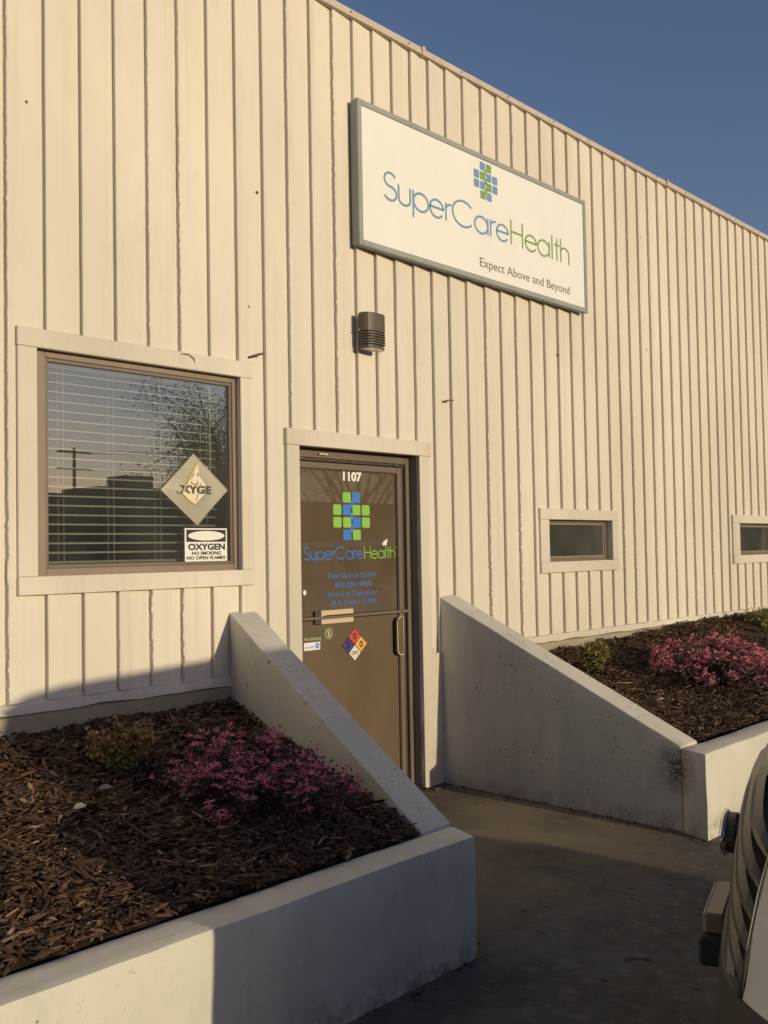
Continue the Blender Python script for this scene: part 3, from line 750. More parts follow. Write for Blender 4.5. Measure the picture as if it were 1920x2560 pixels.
def wing(name, fp, zt0, zt1, label):
    (a, b, c_, d) = fp        # wall-left, wall-right, front-right, front-left
    t0 = [zt0, zt0, zt1, zt1]
    o = MB().prism([(x, y, -0.06) for x, y in fp], [(x, y, z) for (x, y), z in zip(fp, t0)]).build(name, M_conc, bevel=0.020, seg=2)
    wobble(o, .004); return tag(o, label, "wall", "sloping concrete wing walls beside the door")
wing("wing_wall", [(3.828, -.001), (4.030, -.001), (3.600, -1.768), (3.395, -1.768)], 1.372, 0.512, "sloping cream concrete wing wall left of the door, half in shadow")
wing("wing_wall", [(5.722, -.001), (5.925, -.001), (6.025, -1.772), (5.800, -1.772)], 1.382, 0.512, "sloping cream concrete wing wall right of the door, its inner face shaded")
def front_wall(name, fp, zt, label):
    o = MB().prism([(x, y, -0.10) for x, y in fp], [(x, y, zt) for x, y in fp]).build(name, M_conc2, bevel=0.026, seg=2)
    wobble(o, .004); return tag(o, label, "wall", "low concrete planter walls")
front_wall("planter_wall", [(-3.0, -1.955), (3.528, -1.955), (3.602, -1.770), (-3.0, -1.770)], 0.503, "low cream planter wall in the foreground, its left part sunlit")
front_wall("planter_wall", [(5.733, -1.955), (16.0, -1.955), (16.0, -1.774), (5.795, -1.774)], 0.500, "low sunlit planter wall behind the white car, right of the walkway")

# ------------------------------------------------------------------ mulch beds
def bed_z(x, y, right):
    z = 0.868 + 0.204 * y
    if right: z += min(0.10, max(0, (x - 7.0) * 0.035)) * max(0, 1 + y / 1.8)
    fd = min(1, max(0, (y + 1.75) / .4)); return z + fd * (0.018 * math.sin(x * 3.1 + 1) * math.sin(y * 4.3) + 0.010 * math.sin(x * 9 + y * 7)) + (1 - fd) * .004
M_soil = mat("mulch_soil", (.035, .022, .015), .95, spec=.2)
n = NT(M_soil); n.color(n.mix(n.noise(60, 4, .8), (.018, .012, .008), (.075, .045, .03))); n.bump(n.noise(90, 5, .8), .8, .01)
M_chip = mat("mulch_chips", (.10, .06, .04), .8, spec=.3)
n = NT(M_chip)
at = n.t.nodes.new("ShaderNodeAttribute"); at.attribute_name = "tint"
n.color(n.mix(n.noise(160, 3, .7), n.ramp(at.outputs["Fac"], [(0.0, (.030, .016, .010)), (0.45, (.085, .043, .026)), (0.8, (.155, .082, .048)), (1.0, (.30, .20, .12))]), n.ramp(at.outputs["Fac"], [(0.0, (.045, .025, .016)), (0.6, (.11, .06, .036)), (1.0, (.36, .25, .16))])))
n.bump(n.noise(220, 3, .7), .4, .002)
def limits(y, right):
    t = -y / 1.77
    if right: return (5.925 + 0.10 * t + .0), 15.5
    return -2.5, 3.828 - 0.433 * t
def soil(right):
    x0, x1 = (5.9, 15.8) if right else (-2.9, 3.8)
    nx, ny_ = int((x1 - x0) / .06), 30; mb = MB()
    for i in range(nx + 1):
        for j in range(ny_ + 1):
            y = -1.764 + 1.755 * j / ny_; a, b = limits(y, right)
            a2, b2 = (a + .004, x1) if right else (x0, b - .004)
            x = a2 + (b2 - a2) * i / nx
            mb.v.append((x, y, bed_z(x, y, right) - .008 + random.gauss(0, .004)))
    for i in range(nx):
        for j in range(ny_): q = i * (ny_ + 1) + j; mb.f.append((q, q + ny_ + 1, q + ny_ + 2, q + 1))
    o = mb.build("soil_bed", M_soil, fix=False); tag(o, None, kind='structure')
def chips(N, right, xa, xb, label, dens=None, scale=1.0):
    y = rng.uniform(-1.772, -0.035, N); x = rng.uniform(xa, xb, N)
    if dens: x = xa + (xb - xa) * rng.random(N) ** dens
    keep = []
    zz = np.zeros(N)
    for i in range(N):
        a, b = limits(y[i], right); 
        if a + .015 < x[i] < b - .015: keep.append(i); zz[i] = bed_z(x[i], y[i], right)
    k = np.array(keep); x, y, z = x[k], y[k], zz[k]; n_ = len(k)
    L = np.clip(rng.lognormal(math.log(.034), .68, n_), .010, .14) * scale
    W = np.clip(L * rng.uniform(.12, .42, n_), .004, .026); T = rng.uniform(.0025, .007, n_)
    yaw = rng.uniform(0, 2 * math.pi, n_); pit = rng.normal(0, .28, n_); rol = rng.normal(0, .45, n_)
    ca, sa, cp, sp, cr, sr = np.cos(yaw), np.sin(yaw), np.cos(pit), np.sin(pit), np.cos(rol), np.sin(rol)
    U = np.stack([ca * cp, sa * cp, sp], 1); V0 = np.stack([-sa, ca, np.zeros(n_)], 1); W0 = np.cross(U, V0)
    V = V0 * cr[:, None] + W0 * sr[:, None]; Wn = -V0 * sr[:, None] + W0 * cr[:, None]
    C = np.stack([x, y, z + rng.uniform(.002, .022, n_)], 1)
    shp = [(-1, -.5, 0), (-.85, .6, 0), (.55, .9, .2), (1, -.1, 0), (.5, -.9, 0), (-.5, .1, 1), (.35, .05, 1.1)]
    vs = np.empty((n_, 7, 3))
    for q, (u, v, ww) in enumerate(shp):
        ju = u * rng.uniform(.75, 1.0, n_); jv = v * rng.uniform(.6, 1.1, n_)
        vs[:, q] = C + U * (ju * L / 2)[:, None] + V * (jv * W / 2)[:, None] + Wn * (ww * T)[:, None]
    fpat = [(0, 5, 1), (1, 5, 2), (5, 6, 2), (2, 6, 3), (3, 6, 4), (4, 6, 5), (4, 5, 0)]
    F = (np.array(fpat)[None] + (np.arange(n_) * 7)[:, None, None]).reshape(-1, 3)
    me = bpy.data.meshes.new("mulch_chips"); me.from_pydata(vs.reshape(-1, 3), [], F); me.materials.append(M_chip)
    a = me.attributes.new("tint", 'FLOAT', 'POINT'); t = np.clip(rng.beta(1.2, 2.2, n_), 0, 1); t[rng.random(n_) < .02] = 1
    a.data.foreach_set("value", np.repeat(t, 7).astype(np.float32))
    o = bpy.data.objects.new("bark_mulch", me); COL.objects.link(o); return tag(o, label, "mulch", kind='stuff')
soil(False); soil(True)
chips(30000, False, 0.6, 3.83, "dark bark mulch filling the left planter in the shade", scale=1.15)
chips(42000, True, 5.9, 13.0, "brown bark mulch filling the right planter in the sun", dens=1.25, scale=1.15)

# ------------------------------------------------------------------ shrubs
M_stem = mat("stem", (.09, .05, .035), .8)
def leafmat(name, c0, c1, trans=.25):
    m = mat(name, c0, .5); n = NT(m); oi = n.t.nodes.new("ShaderNodeAttribute"); oi.attribute_name = "tint"
    n.color(n.mix(oi.outputs["Fac"], c0, c1)); return m
M_pleaf = leafmat("purple_leaf", (.035, .018, .018), (.10, .055, .045))
M_petal = leafmat("pink_petal", (.48, .10, .16), (.80, .28, .34))
M_gleaf = leafmat("green_leaf", (.07, .095, .02), (.24, .24, .06))
M_oleaf = leafmat("orange_leaf", (.22, .11, .035), (.34, .20, .06))
def tinted(vs, F, tint, nv, name, m, root):
    off = np.array(root.location); me = bpy.data.meshes.new(name)
    me.from_pydata((np.array(vs) - off), [], F); me.materials.append(m)
    a = me.attributes.new("tint", 'FLOAT', 'POINT'); a.data.foreach_set("value", np.repeat(tint, nv).astype(np.float32))
    o = bpy.data.objects.new(name, me); COL.objects.link(o); o.parent = root; return o
def leaves(centers, size, rnd, up=.3):
    vs, F, T = [], [], []
    for c_ in centers:
        d = rnd.normal(0, 1, 3); d[2] += up; d /= np.linalg.norm(d); e = np.cross(d, rnd.normal(0, 1, 3)); e /= np.linalg.norm(e) + 1e-9
        l = size * rnd.uniform(.6, 1.3); ww = l * .36; nn = np.cross(d, e); i = len(vs)
        vs += [c_, c_ + d * l * .5 + e * ww + nn * l * .08, c_ + d * l, c_ + d * l * .5 - e * ww + nn * l * .08, ]
        F += [(i, i + 1, i + 2), (i, i + 2, i + 3)]; T.append(rnd.random())
    return vs, F, np.array(T)
def strap_flowers(centers, size, rnd):
    vs, F, T = [], [], []
    for c_ in centers:
        t = rnd.random()
        for _ in range(11):
            d = rnd.normal(0, 1, 3); d[2] = abs(d[2]) * .8 + .15; d /= np.linalg.norm(d); e = np.cross(d, rnd.normal(0, 1, 3)); e /= np.linalg.norm(e) + 1e-9
            l = size * rnd.uniform(.6, 1.2); ww = l * .085; i = len(vs)
            droop = np.array([0, 0, -l * .25])
            vs += [c_ + e * ww * .5, c_ - e * ww * .5, c_ + d * l * .6 - e * ww, c_ + d * l * .6 + e * ww, c_ + d * l + droop]
            F += [(i, i + 1, i + 2, i + 3), (i + 3, i + 2, i + 4)]; T.append(min(1, max(0, t + rnd.normal(0, .2))))
    return vs, F, np.array(T)
def pink_shrub(cx, cy, rx, ry, h, right, label, seed, nbr=52, nfl=7):
    rnd = np.random.default_rng(seed); z0 = bed_z(cx, cy, right); t = thing("pink_shrub", (cx, cy, z0), label, "shrub", "pink flowering shrubs in the planters")
    st = MB(); lf = []; fl = []
    for b in range(nbr):
        a = rnd.uniform(0, 2 * math.pi); rr = math.sqrt(rnd.uniform(.03, 1)); ex, ey = cx + rx * rr * math.cos(a), cy + ry * rr * math.sin(a)
        ez = max(z0, bed_z(ex, ey, right)) + h * (1 - .75 * rr ** 2) * rnd.uniform(.65, 1.1) + .03
        p0 = np.array([cx + rnd.normal(0, .03), cy + rnd.normal(0, .03), z0 - .01]); p3 = np.array([ex, ey, ez])
        pm = (p0 + p3) / 2 + np.array([0, 0, h * .25]) + rnd.normal(0, .02, 3); pts = []
        for k in range(6):
            u = k / 5; pts.append((1 - u) ** 2 * p0 + 2 * u * (1 - u) * pm + u * u * p3)
        st.tube([tuple(p) for p in pts], [.005 * (1 - .75 * k / 5) for k in range(6)], 5)
        for k in range(2, 6):
            for _ in range(26 if k > 2 else 12): lf.append(pts[k] + rnd.normal(0, .026, 3))
        if rnd.random() < .8:
            for _ in range(rnd.integers(2, nfl)): fl.append(pts[5] + rnd.normal(0, .026, 3) + np.array([0, 0, .012]))
            if rnd.random() < .5:
                for _ in range(2): fl.append(pts[4] + rnd.normal(0, .022, 3) + np.array([0, 0, .012]))
    st.build("stem", M_stem, t, fix=False)
    v, F, T = leaves(lf, .020, rnd); tinted(v, F, T, 4, "foliage", M_pleaf, t)
    v, F, T = strap_flowers(fl, .030, rnd); tinted(v, F, T, 5, "blossom", M_petal, t)
    return t
pink_shrub(2.97, -1.24, .36, .47, .24, False, "low spreading shrub with pink flowers in the shaded left planter", 3, 62, 11)
pink_shrub(7.72, -1.16, .66, .50, .25, True, "sunlit low shrub thick with bright pink flowers in the right planter", 5, 120, 17)
def green_plant(cx, cy, r, h, right, label, seed, n_=26, orange=.25, z=None):
    rnd = np.random.default_rng(seed); z0 = bed_z(cx, cy, right); t = thing("green_plant", (cx, cy, z0), label, "plant", "small green plants in the planters")
    st = MB(); lg, lo = [], []
    for b in range(n_):
        a = rnd.uniform(0, 2 * math.pi); rr = math.sqrt(rnd.random()); e = np.array([cx + r * rr * math.cos(a), cy + r * rr * math.sin(a), z0 + h * (1 - .35 * rr * rr) * rnd.uniform(.65, 1.05)])
        p0 = np.array([cx + rnd.normal(0, .02), cy + rnd.normal(0, .02), z0 - .01]); pts = [p0 + (e - p0) * u + np.array([0, 0, .03 * math.sin(u * 3.1)]) for u in (0, .35, .7, 1)]
        st.tube([tuple(p) for p in pts], [.003, .0025, .002, .001], 4)
        for u in np.linspace(.2, 1, 9):
            for _ in range(7):
                q = p0 + (e - p0) * u + rnd.normal(0, .014, 3); (lo if rnd.random() < orange * (u ** 2) * 1.6 else lg).append(q)
    st.build("stem", M_stem, t, fix=False)
    v, F, T = leaves(lg, .022, rnd, .5); tinted(v, F, T, 4, "foliage", M_gleaf, t)
    v, F, T = leaves(lo, .022, rnd, .5); tinted(v, F, T, 4, "new_growth", M_oleaf, t)["kind"] = "stuff"
    return t
green_plant(6.88, -.56, .12, .23, True, "small upright green plant in the sun beside the right wing wall", 1, 60)
green_plant(10.45, -.42, .22, .20, True, "small leafy green plant far right near the second small window", 2, 40)
green_plant(2.70, -.62, .15, .22, False, "small green plant with orange tips in the shaded left planter", 4, 44, .6)

# debris
M_debris = mat("dry_leaf", (.24, .21, .19), .7)
def leaf_bit(x, y, l, yaw, label, name="dry_leaf", z=None):
    z0 = (bed_z(x, y, False) + .028) if z is None else z; mb = MB(); pts = []
    c_, s_ = math.cos(yaw), math.sin(yaw)
    for u, v, hgt in ((-1, 0, .0), (-.5, .26, .012), (.3, .30, .016), (1, .05, .004), (.4, -.22, .0), (-.4, -.2, -.002)):
        pts.append((x + (u * c_ - v * s_) * l / 2, y + (u * s_ + v * c_) * l / 2, z0 + hgt))
    i = 0; mb.v = pts + [(a, b, q - .002) for a, b, q in pts]; mb.f = [(0, 1, 2), (0, 2, 5), (2, 3, 4), (2, 4, 5), (8, 7, 6), (11, 8, 6), (10, 9, 8), (11, 10, 8)]
    for k in range(6): j = (k + 1) % 6; mb.f.append((k, j, j + 6, k + 6))
    return tag(mb.build(name, M_debris, fix=False), label, "leaf")
leaf_bit(2.49, -.80, .065, -.5, "pale dry leaf on the mulch below the green plant, left planter")
leaf_bit(2.26, -.98, .055, -.2, "second pale dry leaf on the mulch, nearer the lower left")
tag(MB().tube([(3.92, -2.42, ground_z(-2.42) + .004), (3.96, -2.44, ground_z(-2.44) + .006), (4.00, -2.50, ground_z(-2.5) + .004)], .003, 5).build("twig", M_stem), "thin dark twig on the concrete just past the planter corner", "twig")
tag(MB().tube([(5.60, -.10, .082), (5.54, -.13, .084), (5.50, -.12, .083)], .007, 6).build("cable_end", M_steel), "short pale cable end on the ground at the foot of the door trim", "cable")

# grit and stray bark swept against the bases of the walls
def litter():
    vs, F, T = [], [], []
    spots = []
    for _ in range(900):
        y = rng.uniform(-1.95, -.02); xw = 5.722 + .075 * (-y / 1.77) + (.0 if y > -1.77 else -.05); spots.append((xw - abs(rng.normal(.006, .035)), y))
    for _ in range(260): spots.append((rng.uniform(5.45, 5.70), -abs(rng.normal(.03, .05)) - .035))
    for _ in range(420): spots.append((rng.uniform(1.6, 3.6), -1.96 - abs(rng.normal(0, .03))))
    for _ in range(300): spots.append((3.53 + abs(rng.normal(0, .04)) + .06, rng.uniform(-1.95, -.3)))
    for _ in range(260): spots.append((rng.uniform(3.6, 6.2), rng.uniform(-3.4, -.1)))
    for x, y in spots:
        l = rng.uniform(.002, .007) if rng.random() < .965 else rng.uniform(.010, .020); a = rng.uniform(0, 6.28); z = ground_z(y); i = len(vs)
        ux, uy = math.cos(a) * l, math.sin(a) * l; w_ = rng.uniform(.25, .8)
        vs += [(x - ux, y - uy, z), (x - uy * w_, y + ux * w_, z), (x + ux, y + uy, z), (x + uy * w_, y - ux * w_, z), (x, y, z + l * .6)]
        F += [(i, i + 4, i + 1), (i + 1, i + 4, i + 2), (i + 2, i + 4, i + 3), (i + 3, i + 4, i)]; T.append(rng.random() ** 2)
    me = bpy.data.meshes.new("ground_litter"); me.from_pydata(vs, [], F); me.materials.append(M_chip)
    a = me.attributes.new("tint", 'FLOAT', 'POINT'); a.data.foreach_set("value", np.repeat(np.array(T), 5).astype(np.float32))
    o = bpy.data.objects.new("ground_litter", me); COL.objects.link(o); tag(o, "dark grit and bark bits along the wall bases and on the concrete walk", "litter", kind='stuff')
litter()
# ------------------------------------------------------------------ white cars
M_car = mat("pearl_white_paint", (.74, .73, .68), .22); M_car.node_tree.nodes["Principled BSDF"].inputs["Coat Weight"].default_value = 1.0
M_clad = metal_paint("dark_cladding", (.06, .053, .045), .5)
M_grille = metal_paint("bronze_grille", (.085, .072, .058), .3)
M_cglass = mat("car_glass", (.015, .017, .018), .03, spec=.8)
M_chrome = mat("chrome", (.75, .74, .72), .12, 1.0)
M_tyre = mat("tyre", (.02, .02, .02), .8)
M_lamp = mat("headlight_lens", (.45, .45, .43), .08)
M_tail = mat("tail_light", (.35, .02, .02), .15)
M_platem = mat("licence_plate", (.40, .36, .31), .4)
def front_y(x, z):      # front face of the car in plan and profile, local +Y forward
    prof = [(0.20, -.09), (0.30, -.03), (0.50, -.01), (0.62, -.02), (0.70, -.035), (0.85, -.05), (1.02, -.08), (1.14, -.125), (1.22, -.22), (1.28, -.45), (1.33, -.9), (1.37, -1.25)]
    y = prof[-1][1]
    for (a, ya), (b, yb) in zip(prof, prof[1:]):
        if a <= z <= b: y = ya + (yb - ya) * (z - a) / (b - a); break
    if z < prof[0][0]: y = prof[0][1]
    u = abs(x) / 1.0
    return y - .12 * u * u - .22 * max(0, u - .55) ** 2 / .2025 * .9
def build_car(label):
    t = thing("parked_car", (0, 0, 0), label, "car", "white cars parked in the lot")
    HW = 0.99
    def halfw(z, y):
        wz = HW * (1 - .10 * max(0, (z - .75)) - .06 * max(0, .55 - z))
        return wz * (1 - .06 * max(0, (-3.9 - y)) )
    # front shell: grid over the nose (x across, z up)
    def shell(x0, x1, z0, z1, nx, nz, dy, m, name, th=.02, par=t, slant=0):
        mb = MB()
        for lay in (0, 1):
            for i in range(nx + 1):
                for j in range(nz + 1):
                    z = z0 + (z1 - z0) * j / nz; e0 = x0 + (slant * (z - z0) if slant > 0 else 0); e1 = x1 + (slant * (z - z0) if slant < 0 else 0); x = e0 + (e1 - e0) * i / nx
                    mb.v.append((x, front_y(x, z) + dy - lay * th, z))
        N = (nx + 1) * (nz + 1)
        for i in range(nx):
            for j in range(nz):
                q = i * (nz + 1) + j; a = (q, q + nz + 1, q + nz + 2, q + 1); mb.f.append(a[::-1]); mb.f.append(tuple(v + N for v in a))
        for i in range(nx):
            for q, s_ in ((i * (nz + 1), 1), (i * (nz + 1) + nz, -1)): mb.f.append((q, q + nz + 1, q + nz + 1 + N, q + N)[::s_])
        for j in range(nz):
            for q, s_ in ((j, -1), (nx * (nz + 1) + j, 1)): mb.f.append((q, q + 1, q + 1 + N, q + N)[::s_])
        o = mb.build(name, m, par, smooth=True)
        try: o.data.set_sharp_from_angle(angle=R(30))
        except Exception: pass
        return o
    # body: lofted cross-sections from nose corners back to the tail
    secs = [-.36, -.46, -.62, -.95, -1.35, -1.7, -2.4, -3.2, -4.0, -4.5, -4.78, -4.88]
    body = MB(); ring = []
    for y in secs:
        top = 1.20 if y > -.4 else 1.20 + min(.14, (-.36 - y) * .15)
        if y < -4.0: top = 1.22 - (-4.0 - y) * .05
        pts = []
        hw = halfw(.75, y); fr_ = 1.0 if y < -.55 else (0.925 + .075 * min(1, (-.36 - y) / .2))
        hw *= fr_
        if y < -4.5: hw *= 1 - (-4.5 - y) * .18
        half = [(hw * .80, .24), (hw * .97, .30), (hw, .50), (hw, .78), (hw * .985, .98), (hw * .93, top - .07), (hw * .82, top - .012), (hw * .4, top + .015), (0, top + .02)]
        pts = half + [(-x, z) for x, z in reversed(half[:-1])]
        i = len(body.v); body.v += [(x, y, z) for x, z in pts]; ring.append((i, len(pts)))
    for (a, n_), (b, _) in zip(ring, ring[1:]):
        for q in range(n_): body.f.append((a + q, a + (q + 1) % n_, b + (q + 1) % n_, b + q))
    body.f.append(tuple(range(ring[0][0], ring[0][0] + ring[0][1]))[::-1]); body.f.append(tuple(range(ring[-1][0], ring[-1][0] + ring[-1][1])))
    bo = body.build("body", M_car, t, smooth=True)
    try: bo.data.set_sharp_from_angle(angle=R(35))
    except Exception: pass
    # nose skins: white bumper corners and hood lip, dark grille, cladding below
    shell(-.975, -.725, .655, 1.22, 12, 16, .014, M_car, "fender_corner", .05, slant=-.10); shell(.725, .975, .655, 1.22, 12, 16, .014, M_car, "fender_corner", .05, slant=.10)
    shell(-.93, .93, 1.16, 1.33, 24, 8, .010, M_car, "hood_lip", .05)
    shell(-.975, .975, .20, .66, 26, 8, .018, M_clad, "lower_bumper", .05)
    shell(-.82, .82, .62, 1.18, 24, 12, -.035, M_black, "grille_back", .03)
    shell(-.70, .70, .38, .44, 20, 3, .026, M_tyre, "air_intake", .03)
    for k in range(6):
        for s_ in (-1, 1):              # each bar sweeps down and tapers towards its outer end
            z = .765 + k * .082; ww_ = .725 + (z - .655) * .10; gb = MB(); n_ = 18
            for i in range(n_ + 1):
                u = i / n_; x = s_ * ww_ * u; zc = z - .17 * u ** 1.6; hh = .033 * (1 - u ** 3) + .002
                for zz, dy in ((zc + hh, -.006), (zc + hh * .5, .010), (zc - hh * .5, .012), (zc - hh, -.002), (zc, -.035)):
                    gb.v.append((x, front_y(x, zz) + dy, zz))
            for i in range(n_):
                for q in range(5): A = 5 * i + q; Bq = 5 * i + (q + 1) % 5; gb.f.append((A, Bq, Bq + 5, A + 5))
            gb.f += [tuple(range(5)), tuple(5 * n_ + q for q in range(4, -1, -1))]
            gb.build("grille_bar", M_grille, t)
    for s_ in (-1, 1):
        pts = [(s_ * (.720 + (z - .655) * .10), z) for z in (.66, .8, .93, 1.05, 1.17)]
        MB().tube([(x, front_y(x, z) + .016, z) for x, z in pts], .006, 6).build("grille_trim", M_chrome, t, smooth=True)
        a, b = sorted((s_ * .79, s_ * .955)); hl = shell(a, b, 1.00, 1.17, 8, 5, .022, M_lamp, "headlight", .02)
        for q in range(7):
            zz = 1.012 + q * .024; MB().tube([(a + (b - a) * u, front_y(a + (b - a) * u, zz) + .024, zz) for u in (0, .25, .5, .75, 1)], .003, 4).build("lens_rib", M_chrome, hl)
        a, b = sorted((s_ * .72, s_ * .86)); shell(a, b, .40, .50, 6, 3, .030, M_clad, "fog_lamp_bezel", .02)
    # oval badge standing on the grille
    DB_ = 1; em = MB().prism([(.105 * math.cos(R(15 * k)), front_y(0, .865) + .042, .865 + .058 * math.sin(R(15 * k))) for k in range(24)], [(.105 * math.cos(R(15 * k)), front_y(0, .865) + .015, .865 + .058 * math.sin(R(15 * k))) for k in range(24)]).build("badge", M_clad, t)
    rp = [(.105 * math.cos(R(15 * k)), front_y(0, .865) + .046, .865 + .058 * math.sin(R(15 * k))) for k in range(25)]; MB().tube(rp, .009, 6).build("badge_rim", M_chrome, em, smooth=True)
    pl = MB().box(-.16, .16, -.01, .044, .598, .660).build("licence_plate_holder", M_bronze, t, bevel=.006)
    MB().box(-.152, .152, .0445, .048, .602, .656).build("licence_plate", M_platem, pl)
    MB().box(-.19, .19, -.01, .058, .512, .596).build("bumper_guard", M_tyre, t, bevel=.008)
    # greenhouse
    gh = MB(); lv = [(1.31, .92, -1.15, -4.62), (1.60, .88, -1.42, -4.50), (1.88, .83, -1.68, -4.35)]
    rings = []
    for z, hw, yf, yr in lv:
        i = len(gh.v); gh.v += [(-hw * .8, yf, z), (hw * .8, yf, z), (hw, yf - .22, z), (hw, yr + .2, z), (hw * .85, yr, z), (-hw * .85, yr, z), (-hw, yr + .2, z), (-hw, yf - .22, z)]; rings.append(i)
    for a, b in zip(rings, rings[1:]):
        for q in range(8): gh.f.append((a + q, a + (q + 1) % 8, b + (q + 1) % 8, b + q))
    gh.f += [tuple(rings[0] + q for q in range(8))[::-1], tuple(rings[-1] + q for q in range(8))]
    gh.build("window_band", M_cglass, t)
    z, hw, yf, yr = 1.872, .845, -1.62, -4.42
    MB().prism([(-hw, yf - .1, z), (-hw * .75, yf, z), (hw * .75, yf, z), (hw, yf - .1, z), (hw, yr, z), (-hw, yr, z)], [(-hw * .85, yf - .25, z + .085), (-hw * .6, yf - .18, z + .09), (hw * .6, yf - .18, z + .09), (hw * .85, yf - .25, z + .085), (hw * .85, yr + .1, z + .085), (-hw * .85, yr + .1, z + .085)]).build("roof", M_car, t, bevel=.03, seg=2)
    for s_ in (-1, 1):
        for (y0, y1) in ((-1.30, -1.98), (-2.75, -2.75), (-3.70, -3.70), (-4.48, -4.22)):
            MB().tube([(s_ * .895, y0, 1.30), (s_ * .84, (y0 + y1) / 2, 1.60), (s_ * .785, y1, 1.88)], .035, 6).build("pillar", M_car if y0 in (-1.30, -4.48) else M_clad, t)
        MB().prism([(s_ * .93, -1.38, 1.14), (s_ * 1.20, -1.34, 1.14), (s_ * 1.23, -1.50, 1.16), (s_ * .93, -1.48, 1.14)], [(s_ * .98, -1.38, 1.24), (s_ * 1.20, -1.34, 1.34), (s_ * 1.22, -1.50, 1.34), (s_ * .98, -1.48, 1.24)]).build("side_mirror", M_car, t, bevel=.02, seg=2)
        for y in (-2.62, -3.48): MB().box(*sorted((s_ * .985, s_ * 1.012)), y - .09, y + .09, 1.02, 1.045).build("door_handle", M_chrome, t, bevel=.004)
        for y in (-.98, -3.92):
            wh = bpy.data.objects.new("wheel", None); COL.objects.link(wh); wh.parent = t; wh.location = (s_ * .90, y, .355)
            for nm, mm, r0, r1, xw0, xw1 in (("tyre", M_tyre, .36, .36, -.11, .115), ("rim", M_steel, .24, .24, .10, .122)):
                wm = MB(); rr = [(xw0, r0 - .02), (xw0 + .02, r0), (xw1 - .02, r1), (xw1, r1 - .03), (xw1 - .004, .02)] if nm == "tyre" else [(xw0, r0), (xw1, r1 - .02), (xw1 - .03, .12), (xw1 + .002, .06), (xw1 + .002, .005)]
                for k in range(28):
                    a = 2 * math.pi * k / 28
                    for xx, r_ in rr: wm.v.append((s_ * (.90 + xx), y + r_ * math.cos(a), .355 + r_ * math.sin(a)))
                for k in range(28):
                    for q in range(4): A, Bq = k * 5 + q, ((k + 1) % 28) * 5 + q; wm.f.append((A, Bq, Bq + 1, A + 1))
                wm.build(nm, mm, wh, smooth=True)
            am = MB(); pts = [(s_ * 1.0, y + .42 * math.cos(R(a)), .34 + .42 * math.sin(R(a))) for a in range(-8, 189, 14)]
            am.tube(pts, .032, 6); am.build("wheel_arch", M_clad, t, smooth=True)
            MB().prism([(s_ * .985, y + .41 * math.cos(R(a)), .33 + .41 * math.sin(R(a))) for a in range(0, 360, 20)], [(s_ * .994, y + .41 * math.cos(R(a)), .33 + .41 * math.sin(R(a))) for a in range(0, 360, 20)]).build("wheel_well", M_tyre, t)
        MB().box(*sorted((s_ * .60, s_ * .90)), -4.90, -4.80, .92, 1.16).build("tail_light", M_tail, t, bevel=.02)
        MB().box(*sorted((s_ * .96, s_ * 1.0)), -3.45, -1.45, .25, .36).build("sill", M_clad, t, bevel=.01)
    MB().box(-.95, .95, -4.98, -4.84, .34, .60).build("rear_bumper", M_clad, t, bevel=.03)
    return t
car = build_car("white car nosed in at the right edge with a dark slatted grille")
def copy_tree(o, parent=None):
    c_ = o.copy(); COL.objects.link(c_); c_.parent = parent
    for ch in list(o.children): copy_tree(ch, c_)
    return c_
car3 = copy_tree(car); car3['label'] = "white car outside the frame further along the right planter"
car3.location = (12.3, -4.8, -.09); car3.rotation_euler = (0, 0, 0)
car.location = (3.17, -3.205, -.065); car.rotation_euler = (0, 0, R(18)); car.scale = (1.04, 1.06, 1.0)

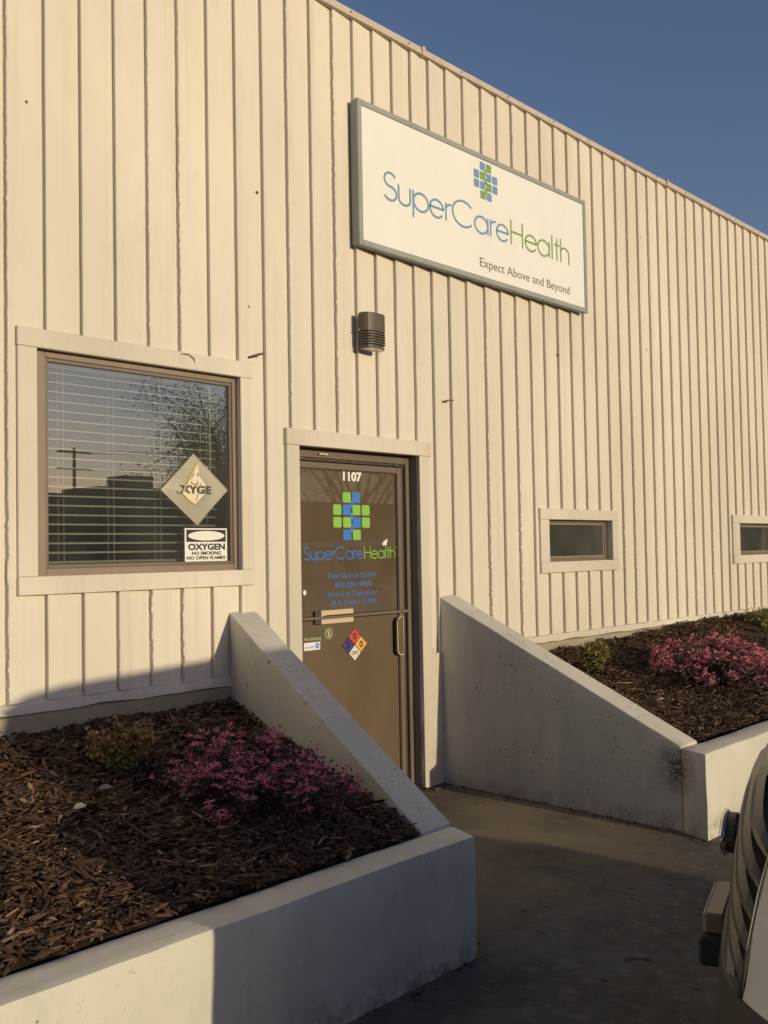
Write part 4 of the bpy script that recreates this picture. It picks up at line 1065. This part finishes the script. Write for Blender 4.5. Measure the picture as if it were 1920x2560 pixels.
# ------------------------------------------------------------------ across the lot (seen in the glass)
ob_ = thing("opposite_building", (20, -45, -.12), "low dark flat-roofed building across the lot, seen only mirrored in the window", "building")
M_dark = metal_paint("dark_stucco", (.10, .085, .07), .8)
MB().box(-40, 240, -60, -45, -.12, 4.9).build("wall", M_dark, ob_)
MB().box(-40.2, 240.2, -60, -44.8, 4.9, 5.1).build("roof_edge", M_bronzed, ob_)
MB().box(34, 42, -52, -48, 5.1, 5.8).build("roof_unit", M_dark, ob_); MB().box(36.5, 38.5, -51, -49, 5.8, 6.6).build("roof_unit", M_dark, ob_)
up = thing("utility_pole", (41, -62, -.12), "wooden power pole with crossarm beyond the lot, mirrored in the large window", "power pole")
MB().tube([(41, -62, -.12), (41, -62, 9.6)], [.16, .11], 8).build("pole", M_stem, up)
for z in (9.2, 8.0): MB().box(39.6, 42.4, -62.06, -61.94, z, z + .12).build("crossarm", M_stem, up)
for k, z in ((0, 9.35), (1, 9.2), (2, 8.0)):
    MB().tube([(41 + (k - 1) * 1.2, -62, z), (70, -45, z - .6 + .3 * k), (100, -28, z + 1)], .02, 4).build("wire", M_black, up)
def big_tree(x, y, h, label, seed, nl, cr, name):
    rnd = np.random.default_rng(seed); t = thing(name, (x, y, -.12), label, "tree")
    tr = MB(); tips = []
    tr.tube([(x, y, -.12), (x + .1, y, h * .25), (x, y + .1, h * .45)], [.22, .17, .13], 8)
    for b in range(16):
        a = rnd.uniform(0, 6.28); z0 = h * rnd.uniform(.25, .45); rr = cr * rnd.uniform(.4, 1)
        p = np.array([x, y, z0]); e = np.array([x + rr * math.cos(a), y + rr * math.sin(a), h * rnd.uniform(.6, 1)]); m_ = (p + e) / 2 + rnd.normal(0, .2, 3)
        tr.tube([tuple(p), tuple(m_), tuple(e)], [.08, .05, .015], 5); tips += [m_, e]
        for q in range(5):
            s0 = m_ + (e - m_) * rnd.random(); s1 = s0 + rnd.normal(0, .6, 3) + np.array([0, 0, .4]); tr.tube([tuple(s0), tuple((s0 + s1) / 2 + rnd.normal(0, .08, 3)), tuple(s1)], [.025, .015, .006], 4); tips.append(s1)
    tr.build("trunk", M_stem, t, fix=False)
    cs = [tips[rnd.integers(len(tips))] + rnd.normal(0, .38, 3) for _ in range(nl)]
    v, F, T = leaves(cs, .065, rnd); tinted(v, F, T, 4, "crown", M_gleaf, t)
big_tree(21.5, -21, 6.8, "leafy tree across the lot, mirrored at the right side of the large window", 8, 22000, 2.0, "leafy_tree")
big_tree(27.5, -21, 7.5, "sparse tree across the lot whose branches show mirrored in the door glass", 9, 1500, 3.0, "bare_tree")
